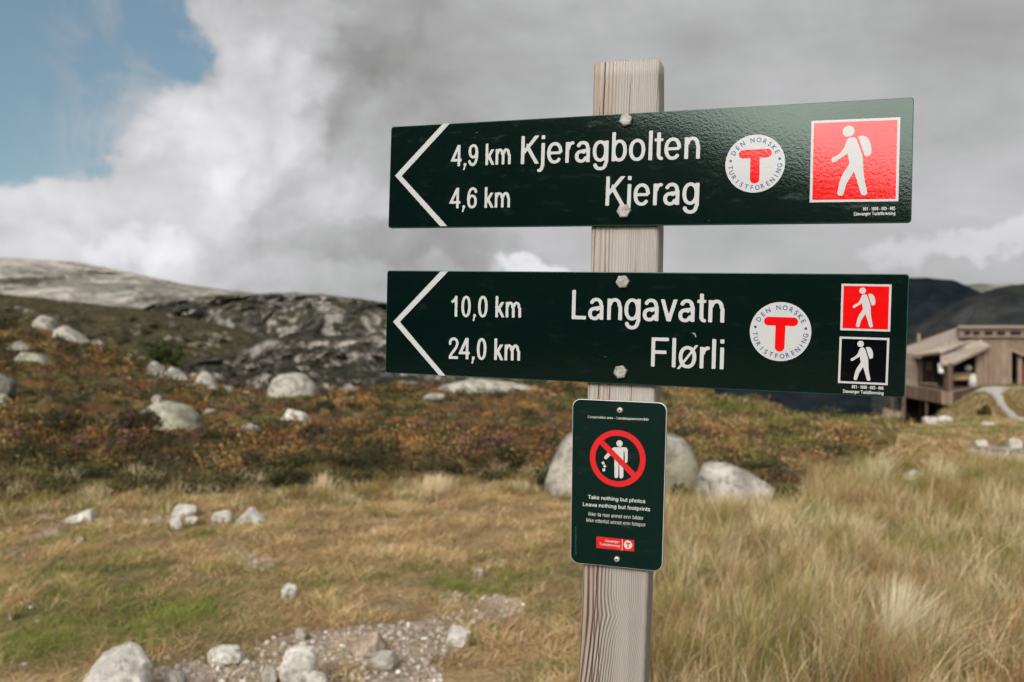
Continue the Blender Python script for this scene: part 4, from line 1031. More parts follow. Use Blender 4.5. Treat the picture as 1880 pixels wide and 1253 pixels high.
# ------------------------------------------------------------------ rocks
def rock_mesh(seed, sub=4, facets=9, rough=0.16, flatten=0.25):
    rr = random.Random(seed); bm = bmesh.new(); bmesh.ops.create_icosphere(bm, subdivisions=sub, radius=1.0)
    pls = []
    for i in range(facets):
        a = rr.uniform(0, math.tau); z = rr.uniform(-0.3, 0.9); q = math.sqrt(1 - z * z)
        pls.append((Vector((q * math.cos(a), q * math.sin(a), z)), rr.uniform(0.62, 0.9)))
    off = Vector((seed * 3.1, seed * 1.7, seed * 0.9))
    for v in bm.verts:
        d = v.co.normalized(); r = 1.0
        for n, k_ in pls:
            dn = d.dot(n)
            if dn > 1e-3:
                t_ = k_ / dn
                if t_ < r: r = t_ + (r - t_) * 0.12
        r *= 1 + rough * mnoise.fractal(d * 1.9 + off, 0.8, 2.1, 5) + rough * 0.35 * mnoise.noise(d * 8 + off)
        v.co = d * r
    xs = [v.co for v in bm.verts]; lo = Vector([min(c[i] for c in xs) for i in range(3)]); hi = Vector([max(c[i] for c in xs) for i in range(3)])
    for v in bm.verts: v.co = Vector([(v.co[i] - lo[i]) / (hi[i] - lo[i]) - 0.5 for i in range(3)])
    return bm
def rock(name, u0, u1, vt, vb, m, label, seed, depth=0.8, skew=0.0, profile=None, group=None, bury=0.22, cat='rock', base=None, facets=9, rough=0.17, blk=0.82):
    uc = (u0 + u1) / 2
    if base is None: x, y = ground_hit(uc, min(vb, 1252) if vb < 1253 else vb)
    else: x, y = base
    w = (u1 - u0) / F * y; h = (vb - vt) / F * y
    dz = w * depth; yc = y + dz * 0.38; sc_ = yc / y
    hz = h * (1 + bury); bm = rock_mesh(seed, facets=facets, rough=rough)
    for v in bm.verts:
        X, Y_, Z_ = v.co
        X, Y_, Z_ = [math.copysign(abs(2 * q) ** blk / 2, q) for q in (X, Y_, Z_)]
        if profile is not None:      # height along the width, 0..1 -> 0..1
            t_ = float(np.interp(X + 0.5, profile[0], profile[1])); Z_ = (Z_ + 0.5) * t_ - 0.5
        X += skew * (Z_ + 0.5) 
        v.co = (X * w * sc_, Y_ * dz, (Z_ + 0.5) * hz)
    o = bm_obj(name, bm, RM[m], None, True)
    zg = CAMZ - (vb - CV) / F * y
    o.location = (x * sc_, yc, zg - h * bury * 0.95)
    return tag(o, label, cat, group)
gA, gB, gC, gD, gE = 'boulders on the heath', 'stones on the left hillside', 'white stones in the meadow', 'stones on the gravel', 'rocks in the right grass'
rock('boulder', 998, 1281, 776, 912, 'grey', 'largest grey boulder, half hidden behind the small notice', 11, 0.8, group=gA, profile=([0, .12, .35, .6, .85, 1], [.62, .85, .98, 1, .92, .7]), facets=7, rough=.12, blk=.7)
rock('boulder', 1278, 1474, 856, 934, 'pale', 'long low grey boulder sloping down to the right of the notice', 23, 0.6, group=gA, profile=([0, .08, .3, .5, .7, .88, 1], [.80, 1, .98, .82, .52, .28, .12]), rough=.15, facets=9, blk=.6)
big = rock('boulder', 246, 376, 739, 806, 'green', 'rounded pale green boulder carrying one small stone on top', 5, 0.8, group=gA, profile=([0, .15, .4, .7, 1], [.75, .95, 1, .9, .6]), facets=6, rough=.12, blk=.75)
bx_, by_ = ground_hit(311, 806)
rock('stone', 280, 298, 726, 742, 'pale', 'small round stone balanced on top of the pale green boulder', 8, 0.9, base=(0, 0) and None if False else ((289 - CU) / F * (by_ + 0.45), by_ + 0.45), bury=.25)
rock('boulder', 510, 573, 752, 787, 'white', 'white angular boulder right of the pale green boulder', 31, 0.8, group=gA, profile=([0, .3, .5, .8, 1], [.45, 1, .95, .8, .5]))
rock('rock', 440, 491, 780, 802, 'white', 'flat white rock just left below the white angular boulder', 33, 0.8, group=gA, profile=([0, .4, .7, 1], [.9, 1, .8, .45]))
rock('rock', 366, 398, 752, 772, 'pale', 'small pale rock touching the right shoulder of the green boulder', 35, 0.8, group=gA)
rock('rock', 362, 390, 787, 800, 'white', 'little white rock at the right foot of the green boulder', 36, 0.8, group=gA)
rock('boulder', 491, 584, 686, 738, 'pale', 'blocky speckled boulder standing on the crest above the white boulder', 41, 0.8, group=gA, profile=([0, .12, .4, .8, 1], [.6, .9, 1, .98, .8]), facets=7, rough=.14, blk=.6)
rock('boulder', 353, 408, 681, 722, 'pale', 'domed boulder on the crest left of the blocky one', 43, 0.8, group=gA, profile=([0, .3, .6, 1], [.5, 1, .9, .6]))
rock('rock', 404, 431, 709, 725, 'pale', 'small rock on the crest right of the domed boulder', 44, 0.8, group=gA)
rock('rock', 436, 458, 719, 732, 'pale', 'smaller rock on the crest just left of the blocky boulder', 45, 0.8, group=gA)
rock('outcrop', 768, 1078, 697, 731, 'pale', 'wide smooth pale rock slab under the lower board', 51, 0.35, profile=([0, .14, .32, .55, .8, 1], [.35, .8, 1, .85, .55, .38]), bury=.5, facets=3, rough=.05, cat='outcrop')
rock('boulder', 776, 818, 723, 746, 'green', 'pale green rounded boulder in front of the wide slab', 53, 0.8, group=gA)
for a in ((860, 873, 757, 767, 'tiny white stone in the heather below the wide slab', 61), (1014, 1032, 745, 755, 'tiny pale stone left of the notice top', 62), (597, 622, 733, 747, 'flat pale stone on the crest right of the blocky boulder', 63),
          (652, 675, 738, 747, 'small flat stone further right of the blocky boulder', 64), (742, 756, 724, 734, 'pale crest stone near the lower left corner of the lower board', 65), (312, 336, 806, 814, 'flat white stone in the heather below the green boulder', 66)):
    rock('stone', a[0], a[1], a[2], a[3], 'white', a[4], a[5], 0.8, group=gA, cat='stone')
rock('boulder', 56, 106, 577, 612, 'pale', 'topmost tilted boulder on the left hillside skyline', 71, 0.8, group=gB, profile=([0, .4, .8, 1], [.6, 1, .95, .7]))
rock('boulder', 100, 164, 597, 632, 'pale', 'sloping boulder touching the right of the topmost skyline boulder', 73, 0.8, group=gB, profile=([0, .3, .7, 1], [.8, 1, .7, .3]))
rock('rock', 164, 191, 625, 640, 'pale', 'small rock at the tail of the sloping skyline boulder', 74, 0.8, group=gB)
rock('boulder', 8, 62, 626, 652, 'green', 'upper of two greenish boulders on the left hillside', 75, 0.8, group=gB, profile=([0, .5, 1], [.6, 1, .5]))
rock('boulder', 27, 98, 645, 674, 'green', 'lower longer of two greenish boulders on the left hillside', 76, 0.7, group=gB, profile=([0, .3, .7, 1], [.7, 1, .85, .4]))
rock('boulder', -30, 29, 684, 731, 'dark', 'dark grey boulder cut by the left picture edge', 77, 0.8, group=gB)
rock('boulder', -30, 19, 724, 758, 'green', 'green grey rock below the dark boulder at the left edge', 78, 0.8, group=gB)
rock('slab', 14, 77, 752, 775, 'brown', 'thin flat slab lying right of the left edge rocks', 79, 0.5, group=gB, profile=([0, .3, 1], [1, .8, .4]))
rock('slab', -30, 25, 765, 784, 'pale', 'low slab at the left edge, lowest of that cluster', 80, 0.5, group=gB)
for a in ((133, 147, 715, 724, 'small pale stone alone in the middle of the left heather', 81), (138, 153, 678, 688, 'small pale stone high in the left heather', 82), (240, 254, 716, 727, 'small stone left above the green boulder', 83),
          (230, 246, 650, 662, 'pale stone left of the green tree', 84), (251, 268, 655, 668, 'second pale stone between the other and the green tree', 85)):
    rock('stone', a[0], a[1], a[2], a[3], 'pale', a[4], a[5], 0.8, group=gB, cat='stone')
rock('rock', 266, 302, 664, 690, 'pale', 'pale rock behind the bare dead shrub', 86, 0.8, group=gB)
rock('boulder', 300, 352, 674, 706, 'pale', 'pale sloping boulder right of the bare dead shrub', 87, 0.8, group=gB, profile=([0, .3, 1], [.8, 1, .4]))
rock('rock', 330, 360, 706, 718, 'pale', 'low pale rock below the sloping boulder by the dead shrub', 88, 0.8, group=gB)
# meadow
for a in ((108, 178, 938, 963, 'white', 'long flat white stone lying alone at the left of the meadow', 91, ([0, .5, .8, 1], [.35, .7, 1, .8])),
          (313, 363, 929, 952, 'white', 'upper white stone of the cluster of three', 92, None), (311, 337, 950, 975, 'white', 'lower left white stone of the cluster of three', 93, None),
          (339, 365, 949, 967, 'white', 'lower right white stone of the cluster of three', 94, None), (389, 429, 940, 963, 'white', 'white stone between the cluster of three and the pointed one', 95, None),
          (434, 490, 933, 966, 'white', 'pointed white stone, rightmost of the meadow row', 96, ([0, .45, 1], [.5, 1, .5])), (140, 156, 987, 999, 'white', 'small round white stone alone in the left grass', 97, None),
          (288, 300, 947, 958, 'white', 'tiny white stone left of the cluster of three', 98, None), (190, 208, 945, 955, 'brown', 'small dull stone right of the long flat white one', 99, None),
          (516, 547, 1074, 1104, 'white', 'white stone alone in the middle of the meadow', 100, None), (867, 890, 1046, 1063, 'white', 'small white stone left of the post below the notice', 101, None),
          (9, 30, 1130, 1141, 'white', 'small white flake of stone at the lower left edge', 102, None), (1264, 1286, 886, 898, 'white', 'small white stone between the two big grey boulders', 103, None)):
    rock('stone', a[0], a[1], a[2], a[3], a[4], a[5], a[6], 0.7, group=gC, cat='stone', profile=a[7])
# on the gravel
for a in ((138, 274, 1194, 1300, 'white', 'large smooth white rock cut by the bottom left edge', 111, ([0, .3, .7, 1], [.3, .8, 1, .85])), (516, 582, 1192, 1262, 'white', 'upright white rock in the gravel at the bottom edge', 112, None),
          (380, 450, 1193, 1222, 'white', 'flat white rock in the gravel between the two bottom rocks', 113, None), (678, 733, 1202, 1234, 'pale', 'rounded pale stone right in the gravel', 114, None),
          (640, 712, 1164, 1206, 'brown', 'brownish wedge of stone at the back of the gravel', 115, ([0, .4, .8, 1], [.5, .8, 1, .6])), (560, 604, 1238, 1270, 'white', 'low white stone beside the upright bottom rock', 116, None),
          (300, 340, 1236, 1262, 'pale', 'low pale stone right of the large bottom left rock', 117, None), (480, 512, 1232, 1256, 'pale', 'low pale stone left of the upright bottom rock', 118, None),
          (820, 866, 1156, 1190, 'white', 'white stone at the right end of the gravel', 119, None), (540, 566, 1156, 1174, 'pale', 'small pale stone at the grass edge above the gravel', 120, None)):
    rock('stone', a[0], a[1], a[2], a[3], a[4], a[5], a[6], 0.8, group=gD, cat='stone', profile=a[7])
# right grass
for a in ((1660, 1722, 864, 892, 'white', 'broken white slab in the right grass', 131, ([0, .3, .6, 1], [.7, 1, .6, .4])), (1612, 1643, 857, 868, 'white', 'small white stone left of the broken slab', 132, None),
          (1683, 1700, 844, 855, 'white', 'small white stone above the broken slab', 133, None), (1617, 1641, 934, 945, 'white', 'white stone low in the right grass', 134, None), (1540, 1556, 884, 893, 'white', 'tiny white stone right of the long low boulder', 135, None),
          (1790, 1812, 808, 820, 'white', 'white stone on the bare patch at the right', 136, None), (1850, 1878, 806, 824, 'white', 'white rock on the bare patch at the right edge', 137, None), (1855, 1880, 880, 890, 'pale', 'pale stone near the right edge', 138, None),
          (1694, 1722, 766, 781, 'white', 'white rock in front of the cabin mound', 139, None), (1720, 1749, 764, 780, 'white', 'rightmost white rock in front of the cabin mound', 140, None), (1800, 1830, 776, 786, 'white', 'pale rock beside the foot of the path', 141, None),
          (1425, 1462, 778, 788, 'pale', 'flat pale stone on the crest below the lower board', 142, None), (1832, 1850, 905, 912, 'pale', 'faint pale stone low at the right', 143, None)):
    rock('stone', a[0], a[1], a[2], a[3], a[4], a[5], a[6], 0.7, group=gE, cat='stone', profile=a[7], bury=.12, blk=.65)

# loose pebbles of the gravel: nobody could count them
def pebbles():
    V = []; L = []; n0 = 0; ico = bmesh.new(); bmesh.ops.create_icosphere(ico, subdivisions=1, radius=1.0)
    iv = np.array([v.co[:] for v in ico.verts]); fi = np.array([[v.index for v in f.verts] for f in ico.faces]); ico.free()
    N_ = 24000; u = rng.uniform(-100, 2000, N_ * 4); y = rng.uniform(3.6, 15, N_ * 4); x = (u - CU) / F * y
    z = H(x, y); uu, vv = to_uv(x, y, z); g = gravel_mask(uu, vv) * (y < 14)
    p = np.clip(g * 1.3, 0, 1) ** 1.5 + 0.006; keep = rng.random(len(p)) < p; x, y, z = x[keep], y[keep], z[keep]
    s = 0.003 + 0.018 * rng.random(len(x)) ** 5 + 0.004 * rng.random(len(x))
    A = iv[None] * s[:, None, None] * rng.uniform(0.6, 1.3, (len(x), 1, 3)) * np.array([1, 1, .7]) * rng.uniform(0.75, 1.2, (len(x), len(iv), 1))
    A = A + np.stack([x, y, z + s * 0.2], -1)[:, None]
    F_ = fi[None] + (np.arange(len(x)) * len(iv))[:, None, None]
    base_c = np.array([[0.42, 0.37, 0.32], [0.36, 0.30, 0.25], [0.54, 0.51, 0.46], [0.24, 0.18, 0.14], [0.38, 0.31, 0.26]])[rng.integers(0, 5, len(x))]
    C_ = np.repeat(base_c * rng.uniform(0.8, 1.15, (len(x), 1)), len(iv), 0)
    m, t, b = mat('pebbles'); a = t.node('ShaderNodeAttribute'); a.attribute_name = 'Col'; t.l.new(a.outputs['Color'], b.inputs['Base Color']); b.inputs['Roughness'].default_value = .9
    o = np_mesh('gravel', A.reshape(-1, 3), F_.ravel(), np.arange(len(F_.reshape(-1, 3))) * 3, m, C_)
    tag(o, 'loose pale pebbles of the worn path', 'gravel', kind='stuff')
pebbles()

# ------------------------------------------------------------------ grass and heather
gh = lambda u, v: ground_hit(u, v)
STONES = [(o.location.x, o.location.y, o.dimensions.x / 2, o.dimensions.y / 2) for o in COL.objects if o.type == 'MESH' and o.get('category') in ('stone', 'boulder', 'rock')]
def clear(x, y, front=1.0):
    k_ = np.ones(len(x), bool)
    for (a, b, rx, ry) in STONES:
        k_ &= ~((np.abs(x - a * (y / b)) < rx * .92) & (y < b + ry) & (y > b - ry - front * min(.09 * b * .5, rx * 1.2)))
    return k_
def blades(name, x, y, z, h, w, lean, lean_az, col, tipcol, label, cat='grass', kind='stuff', curl=0.5, parent=None, origin=None):
    n = len(x); a = rng.uniform(0, math.pi, n); wx, wy = np.cos(a) * w / 2, np.sin(a) * w / 2
    lx, ly = np.cos(lean_az), np.sin(lean_az); V = np.zeros((n, 7, 3))
    b = np.stack([x, y, z - 0.01], -1)
    def pt(t_):
        f_ = lean * h * t_ ** 1.7; return b + np.stack([lx * f_, ly * f_, h * t_ * (1 - 0.25 * np.minimum(lean, 1.5) * t_)], -1)
    W_ = np.stack([wx, wy, 0 * wx], -1)
    p1, p2, p3 = pt(0.38), pt(0.72), pt(1.0)
    V[:, 0] = b - W_; V[:, 1] = b + W_; V[:, 2] = p1 - W_ * .9; V[:, 3] = p1 + W_ * .9; V[:, 4] = p2 - W_ * .6; V[:, 5] = p2 + W_ * .6; V[:, 6] = p3
    i0 = (np.arange(n) * 7)[:, None]
    L = np.concatenate([i0 + np.array([[0, 1, 3, 2]]), i0 + np.array([[2, 3, 5, 4]]), i0 + np.array([[4, 5, 6]])], 1)
    st = (np.arange(n) * 11)[:, None] + np.array([[0, 4, 8]])
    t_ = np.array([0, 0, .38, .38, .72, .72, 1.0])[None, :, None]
    C_ = col[:, None] * (1 - t_) + tipcol[:, None] * t_  # roots darker than tips: shade low in the grass put into the colour
    if origin is not None: V = V - np.array(origin)
    o = np_mesh(name, V.reshape(-1, 3), L.ravel(), st.ravel(), M_GRASS, C_.reshape(-1, 3), parent=parent)
    if origin is not None: o.location = origin
    return tag(o, label, cat, kind=kind)

P_TAN = np.array([0.49, 0.335, 0.175]); P_PALE = np.array([0.68, 0.535, 0.345]); P_GRN = np.array([0.15, 0.19, 0.04]); P_OLV = np.array([0.27, 0.23, 0.075]); P_RUS = np.array([0.36, 0.20, 0.10])
def wedge(n, y0, y1, u0=-90, u1=1970):
    y = np.sqrt(rng.random(n) * (y1 ** 2 - y0 ** 2) + y0 ** 2); u = rng.uniform(u0, u1, n); return (u - CU) / F * y, y, u
def grasscol(x, y, n1):
    r = rng.random(len(x))[:, None]; g = sstep(n1 + rng.normal(0, .16, len(x)), 0.05, 0.45)[:, None]
    c = np.where(r < .40, P_TAN, np.where(r < .56, P_PALE, np.where(r < .80, P_OLV, P_RUS)))
    c = c * (1 - g) + np.where(r < .3, P_OLV, P_GRN) * g
    return c * rng.uniform(.75, 1.2, (len(x), 1))
def greenness(x, y, u, v):
    P = np.stack([x, y, x * 0], -1); g = fbm(P * 0.9 + 3, 3) * 0.5 + fbm(P * 3.4 + 31, 3) * 0.42 - 0.13
    for (cu, cv, ru, rv, k_) in ((270, 1125, 260, 90, .55), (60, 1200, 130, 90, .25), (850, 1085, 90, 30, .9), (600, 1200, 90, 26, .25), (1290, 1040, 90, 60, .28), (1240, 1150, 60, 100, .2), (200, 985, 260, 28, .25), (620, 910, 60, 20, .2), (1500, 1230, 300, 50, .2)):
        g = g + k_ * np.exp(-((u - cu) / ru) ** 2 - ((v - cv) / rv) ** 2)
    return g
# near meadow
x, y, u = wedge(430000, 3.5, 11.5); z = H(x, y); uu, vv = to_uv(x, y, z)
P = np.stack([x, y, x * 0], -1); clump = fbm(P * 2.2 + 11, 3)
right = sstep(uu, 1000, 1260) * (0.35 + .65 * sstep(vv, 880, 1010))
dens = (1 - 0.96 * sstep(gravel_mask(uu, vv) + .6 * fbm(P * 3.1 + 50, 3), .25, 1.0)) * sstep(heath_mask(uu, vv) - vv, 14, -14) * (0.62 + 0.20 * right + 0.75 * clump)
k_ = (rng.random(len(x)) < np.clip(dens, 0, 1)) & clear(x, y, .9); x, y, z, uu, vv, clump, right = [q[k_] for q in (x, y, z, uu, vv, clump, right)]
g = greenness(x, y, uu, vv); hh = 0.062 * (1 - right) + right * 0.17
hh = hh * rng.uniform(.5, 1.45, len(x)) * (1 + 0.55 * clump) * np.where((g > .3), .8, 1)
tall = rng.random(len(x)) < 0.02 + 0.05 * right; hh = np.where(tall, hh * 1.8, hh)
c = grasscol(x, y, g); c = c * (1 + 0.55 * np.clip(clump[:, None] + .4 * fbm(P[k_] * 6 + 5, 2)[:, None], -1.2, 1.2)) 
wl = right[:, None] * (rng.random((len(x), 1)) < .10 + .35 * sstep(clump, .0, .5)[:, None]); c = c * (1 - wl) + wl * P_PALE * rng.uniform(.8, 1.15, (len(x), 1))
wind = R_(10) + 0.9 * fbm(P[k_] * 1.6 + 40, 3) * 2 + rng.normal(0, 1.5, len(x))
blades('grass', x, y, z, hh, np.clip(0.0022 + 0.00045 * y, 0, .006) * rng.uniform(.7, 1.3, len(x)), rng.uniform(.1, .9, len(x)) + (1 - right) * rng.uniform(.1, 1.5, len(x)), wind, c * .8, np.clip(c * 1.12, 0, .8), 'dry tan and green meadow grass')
# tussocks of long grass on the right and along the heath edge
def tussock_field(n, ufn, per, hbase):
    X = []; Hh = []; LA = []; LE = []; CC = []
    cx, cy, cu = ufn(n)
    for i in range(len(cx)):
        m_ = int(per * rng.uniform(.6, 1.4)); rad_ = rng.normal(0, .045, (m_, 2)) * (1 + .04 * cy[i]); a = rng.uniform(0, math.tau, m_)
        X.append(np.stack([cx[i] + rad_[:, 0], cy[i] + rad_[:, 1]], -1)); Hh.append(hbase * rng.uniform(.6, 1.35) * rng.uniform(.5, 1.25, m_)); LA.append(np.where(rng.random(m_) < .6, a, R_(20) + rng.normal(0, .8, m_))); LE.append(rng.uniform(.05, .85, m_))
        bc = [P_TAN, P_PALE, P_TAN * .8, P_OLV, P_OLV, P_RUS, P_RUS * .8, P_PALE][rng.integers(0, 8)]; cc = bc * rng.uniform(.7, 1.25, (m_, 1)); gk = rng.random((m_, 1)) < .30; cc = np.where(gk, (P_GRN + P_OLV) / 2 * rng.uniform(.6, 1.2, (m_, 1)), cc); CC.append(cc)
    X = np.concatenate(X); return X[:, 0], X[:, 1], np.concatenate(Hh), np.concatenate(LA), np.concatenate(LE), np.concatenate(CC)
def right_area(n):
    x, y, u = wedge(n, 3.6, 10.5, 1130, 2000); uu, vv = to_uv(x, y, H(x, y, False)); k_ = (vv > heath_mask(uu, vv) - 8) & ~((uu < 1500) & (vv < 955)); return x[k_], y[k_], u[k_]
x, y, hh, la, le, c = tussock_field(800, right_area, 120, 0.29)
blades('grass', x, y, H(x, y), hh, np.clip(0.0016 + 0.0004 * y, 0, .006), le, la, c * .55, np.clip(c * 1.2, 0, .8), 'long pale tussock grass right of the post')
def edge_area(n):
    u = rng.uniform(-60, 1300, n); v = heath_mask(u, u) + rng.uniform(-12, 40, n); y = 1.6 * F / (v - CV); y = np.clip(y, 5, 11); return (u - CU) / F * y, y, u
x, y, hh, la, le, c = tussock_field(260, edge_area, 70, 0.13)
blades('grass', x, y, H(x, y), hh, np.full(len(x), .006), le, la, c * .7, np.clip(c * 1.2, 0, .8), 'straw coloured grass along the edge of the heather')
x, y, u = wedge(45000, 34, 66, 1680, 1985); z = H(x, y); n_ = fbm(np.stack([x, y, x * 0], -1) * .25 + 50, 3); k_ = rng.random(len(x)) < .75; x, y, z, n_ = [q[k_] for q in (x, y, z, n_)]
pth = np.array([gh(1818, 716), gh(1832, 727), gh(1841, 745), gh(1856, 762), gh(1885, 776), gh(1930, 786)]); k_ = (np.interp(y, pth[::-1, 1], pth[::-1, 0]) - x) ** 2 > .5; k_ &= ~((y > 56) & (x > 30.6)); x, y, z, n_ = [q[k_] for q in (x, y, z, n_)]
c = grasscol(x, y, n_ * .6 + .05) * .9
blades('grass', x, y, z, rng.uniform(.08, .30, len(x)), np.full(len(x), .05), rng.uniform(.2, 1.4, len(x)), rng.uniform(0, math.tau, len(x)), c * .7, c, 'dry olive grass on the mound below the cabin')
# farther grass: the right half of the heath and the cabin mound
x, y, u = wedge(150000, 9.0, 33, 1180, 1990); z = H(x, y); uu, vv = to_uv(x, y, z)
P = np.stack([x, y, x * 0], -1); n_ = fbm(P * 0.5 + 70, 3)
k_ = (rng.random(len(x)) < np.where(vv > heath_mask(uu, vv), 1.0, 0.40 * sstep(n_, -.3, .3))) & (gravel_mask(uu, vv) < .4); k_ &= clear(x, y, 1.6)
x, y, z, n_, vv, uu = [q[k_] for q in (x, y, z, n_, vv, uu)]
c = grasscol(x, y, n_ * .8 + .02); c = c * np.where(rng.random((len(x), 1)) < .3, .75, 1.0)
blades('grass', x, y, z, rng.uniform(.05, .15, len(x)) * (1 + .5 * n_), 0.004 + 0.0011 * y, rng.uniform(.3, 1.6, len(x)), rng.uniform(0, math.tau, len(x)), c * .75, np.clip(c * 1.1, 0, .8), 'olive and straw grass of the far right meadow')

def leaves(cx, cy, cz, rx, rz, n, size, palette, up=.5):
    """small leaf faces spread through low domed clumps; arrays per clump"""
    V = []; C_ = []
    m_ = len(cx); idx = np.repeat(np.arange(m_), n); N_ = len(idx)
    d = rng.normal(size=(N_, 3)); d /= np.linalg.norm(d, axis=1)[:, None]; d[:, 2] = np.abs(d[:, 2]); rr = rng.random(N_) ** .35
    p = np.stack([cx[idx] + d[:, 0] * rr * rx[idx], cy[idx] + d[:, 1] * rr * rx[idx], cz[idx] + d[:, 2] * rr * rz[idx]], -1)
    a = rng.normal(size=(N_, 3)); a /= np.linalg.norm(a, axis=1)[:, None]; b_ = np.cross(a, rng.normal(size=(N_, 3))); b_ /= np.linalg.norm(b_, axis=1)[:, None]
    s = size[idx] * rng.uniform(.6, 1.4, N_); a = a * s[:, None]; b_ = b_ * s[:, None] * .55
    V = np.stack([p - a, p + b_, p + a, p - b_], 1)
    pal = palette[idx % len(palette)] if False else palette[(rng.random(N_) * 0 + rng.integers(0, 4, N_)).astype(int)] if palette.ndim == 2 else palette[idx, rng.integers(0, palette.shape[1], N_)]
    c = pal * rng.uniform(.55, 1.35, (N_, 1))
    L = (np.arange(N_) * 4)[:, None] + np.arange(4)[None]
    return V.reshape(-1, 3), L.ravel(), np.arange(N_) * 4, np.repeat(c, 4, 0)
RUST = np.array([[.27, .125, .038], [.20, .085, .03], [.17, .11, .038], [.33, .18, .065]]); DARKG = np.array([[.035, .045, .018], [.055, .06, .022], [.05, .035, .02], [.075, .06, .025]])
OLIV = np.array([[.13, .13, .04], [.17, .14, .05], [.10, .10, .035], [.20, .15, .06]]); GOLD = np.array([[.40, .25, .10], [.33, .20, .08], [.30, .22, .09], [.36, .18, .07]]); PURP = np.array([[.14, .07, .055], [.18, .09, .065], [.10, .055, .045], [.22, .12, .08]])
def heather(n, y0, y1, u0, u1, per, name_label):
    x, y, u = wedge(n, y0, y1, u0, u1); z = H(x, y); uu, vv = to_uv(x, y, z); P = np.stack([x, y, x * 0], -1)
    k_ = clear(x, y, 1.4) & (vv < heath_mask(uu, vv) + 5) & (rng.random(n) < np.where(uu > 1250, .50, 1.0)); x, y, z, uu, vv, P = [q[k_] for q in (x, y, z, uu, vv, P)]
    n1 = fbm(P * np.array([.35, .30, 1]) + 8, 3); n2 = fbm(P * np.array([.75, .55, 1]) + 28, 3); pal = np.zeros((len(x), 4, 3)); pal[:] = RUST
    pal[n1 > .10] = OLIV; pal[(n1 < -.28)] = GOLD; gl = (uu > 600) & (vv > 745) & (vv < 865) & (rng.random(len(x)) < .35); pal[gl] = GOLD; pal[n2 > .18] = DARKG; pal[(n2 < -.34)] = PURP; lf = (rng.random(len(x)) < np.where(uu < 620, .34, .16)) | (fbm(P * .8 + 90, 3) > .35); pal[lf] = DARKG
    ed = (np.abs(heath_mask(uu, vv) - vv) < 34) & (rng.random(len(x)) < .6) & (uu < 1250); pal[ed] = DARKG
    s = (0.07 + .16 * rng.random(len(x)) ** 1.6) * (1 + .02 * y) * np.where(ed, 1.35, 1.0)
    V, L, st, C_ = leaves(x, y, z - .02, s * 1.3, s * rng.uniform(.6, 1.3, len(x)), per, 0.009 + 0.0011 * y, pal)
    o = np_mesh('heather', V, L, st, M_LEAF, C_); tag(o, name_label, 'heather', kind='stuff')
heather(2600, 8.2, 15, -90, 1960, 95, 'rust and dark green heather behind the meadow')
heather(3600, 15, 38, -90, 1960, 60, 'rust coloured heather climbing towards the crest')

def bush(u0, u1, vt, vb, pal, label, name='heather_bush', cat='bush', per=2600, group='dark bushes on the heath', stem=True):
    x, y = ground_hit((u0 + u1) / 2, vb); w = (u1 - u0) / F * y; h = (vb - vt) / F * y; z = float(H(x, y + w * .3)); e = empty(name, (x, y + w * .3, z), label=label, cat=cat, group=group)
    k = 16; a = rng.uniform(0, math.tau, k); r = rng.random(k) ** .6 * w * .36
    cx, cy = np.cos(a) * r, np.sin(a) * r; cz = rng.uniform(.05, .55, k) * h * (1 - (r / (w * .5)) ** 2 * .6)
    V, L, st, C_ = leaves(cx, cy, cz, np.full(k, w * .20), np.full(k, h * .42), per // k, np.full(k, .006 + .0012 * y), pal)
    V[:, 2] = np.minimum(V[:, 2], h * 1.08)
    np_mesh('foliage', V, L, st, M_LEAF, C_, parent=e)
    if stem:
        bm = bmesh.new()
        for i in range(9):
            a_ = rng.uniform(0, math.tau); tip = Vector((math.cos(a_) * w * .3, math.sin(a_) * w * .3, h * rng.uniform(.5, .85))); twig(bm, Vector((0, 0, -.03)), tip, .012 * w + .004, .003)
        bm_obj('stems', bm, M_BARK, e, True)
    return e
def twig(bm, a, b, r0, r1, n=5, seg=3):
    d = (b - a); ax1 = d.orthogonal().normalized(); ax2 = d.normalized().cross(ax1); prev = None
    bend = Vector((random.uniform(-1, 1), random.uniform(-1, 1), random.uniform(-.3, .5))) * d.length * .10
    for s in range(seg + 1):
        t_ = s / seg; c = a + d * t_ + bend * math.sin(t_ * math.pi); r = r0 + (r1 - r0) * t_
        ring = [bm.verts.new(c + ax1 * r * math.cos(math.tau * i / n) + ax2 * r * math.sin(math.tau * i / n)) for i in range(n)]
        if prev:
            for i in range(n): bm.faces.new((prev[i], prev[(i + 1) % n], ring[(i + 1) % n], ring[i]))
        prev = ring
M_BARK = plain('dark_bark', (0.06, 0.045, 0.035), .9); M_PBARK = plain('pale_bark', (0.36, 0.32, 0.27), .9)
bush(48, 192, 758, 815, DARKG, 'dark spreading heather bush left of the green boulder, outer one')
bush(180, 292, 762, 826, np.vstack([DARKG[:3], PURP[:1]]), 'dark brown heather bush directly left of the green boulder')
bush(566, 622, 738, 770, DARKG, 'dark green bush right of the white angular boulder')
bush(545, 612, 786, 816, DARKG, 'low dark bush below the white angular boulder')
bush(985, 1024, 862, 900, DARKG, 'dark green bush at the left foot of the largest grey boulder')
bush(780, 850, 845, 888, np.vstack([DARKG[:3], PURP[1:2]]), 'dark heather bush at the meadow edge left of the notice')
bush(905, 965, 832, 872, DARKG, 'dark bush behind the meadow edge nearest the largest boulder')
bush(470, 560, 862, 905, DARKG, 'dark green heather bush at the meadow edge above the pointed stone')
bush(1798, 1824, 738, 768, np.vstack([OLIV[:1], DARKG[:3]]), 'small green bush on the mound below the cabin', per=900)

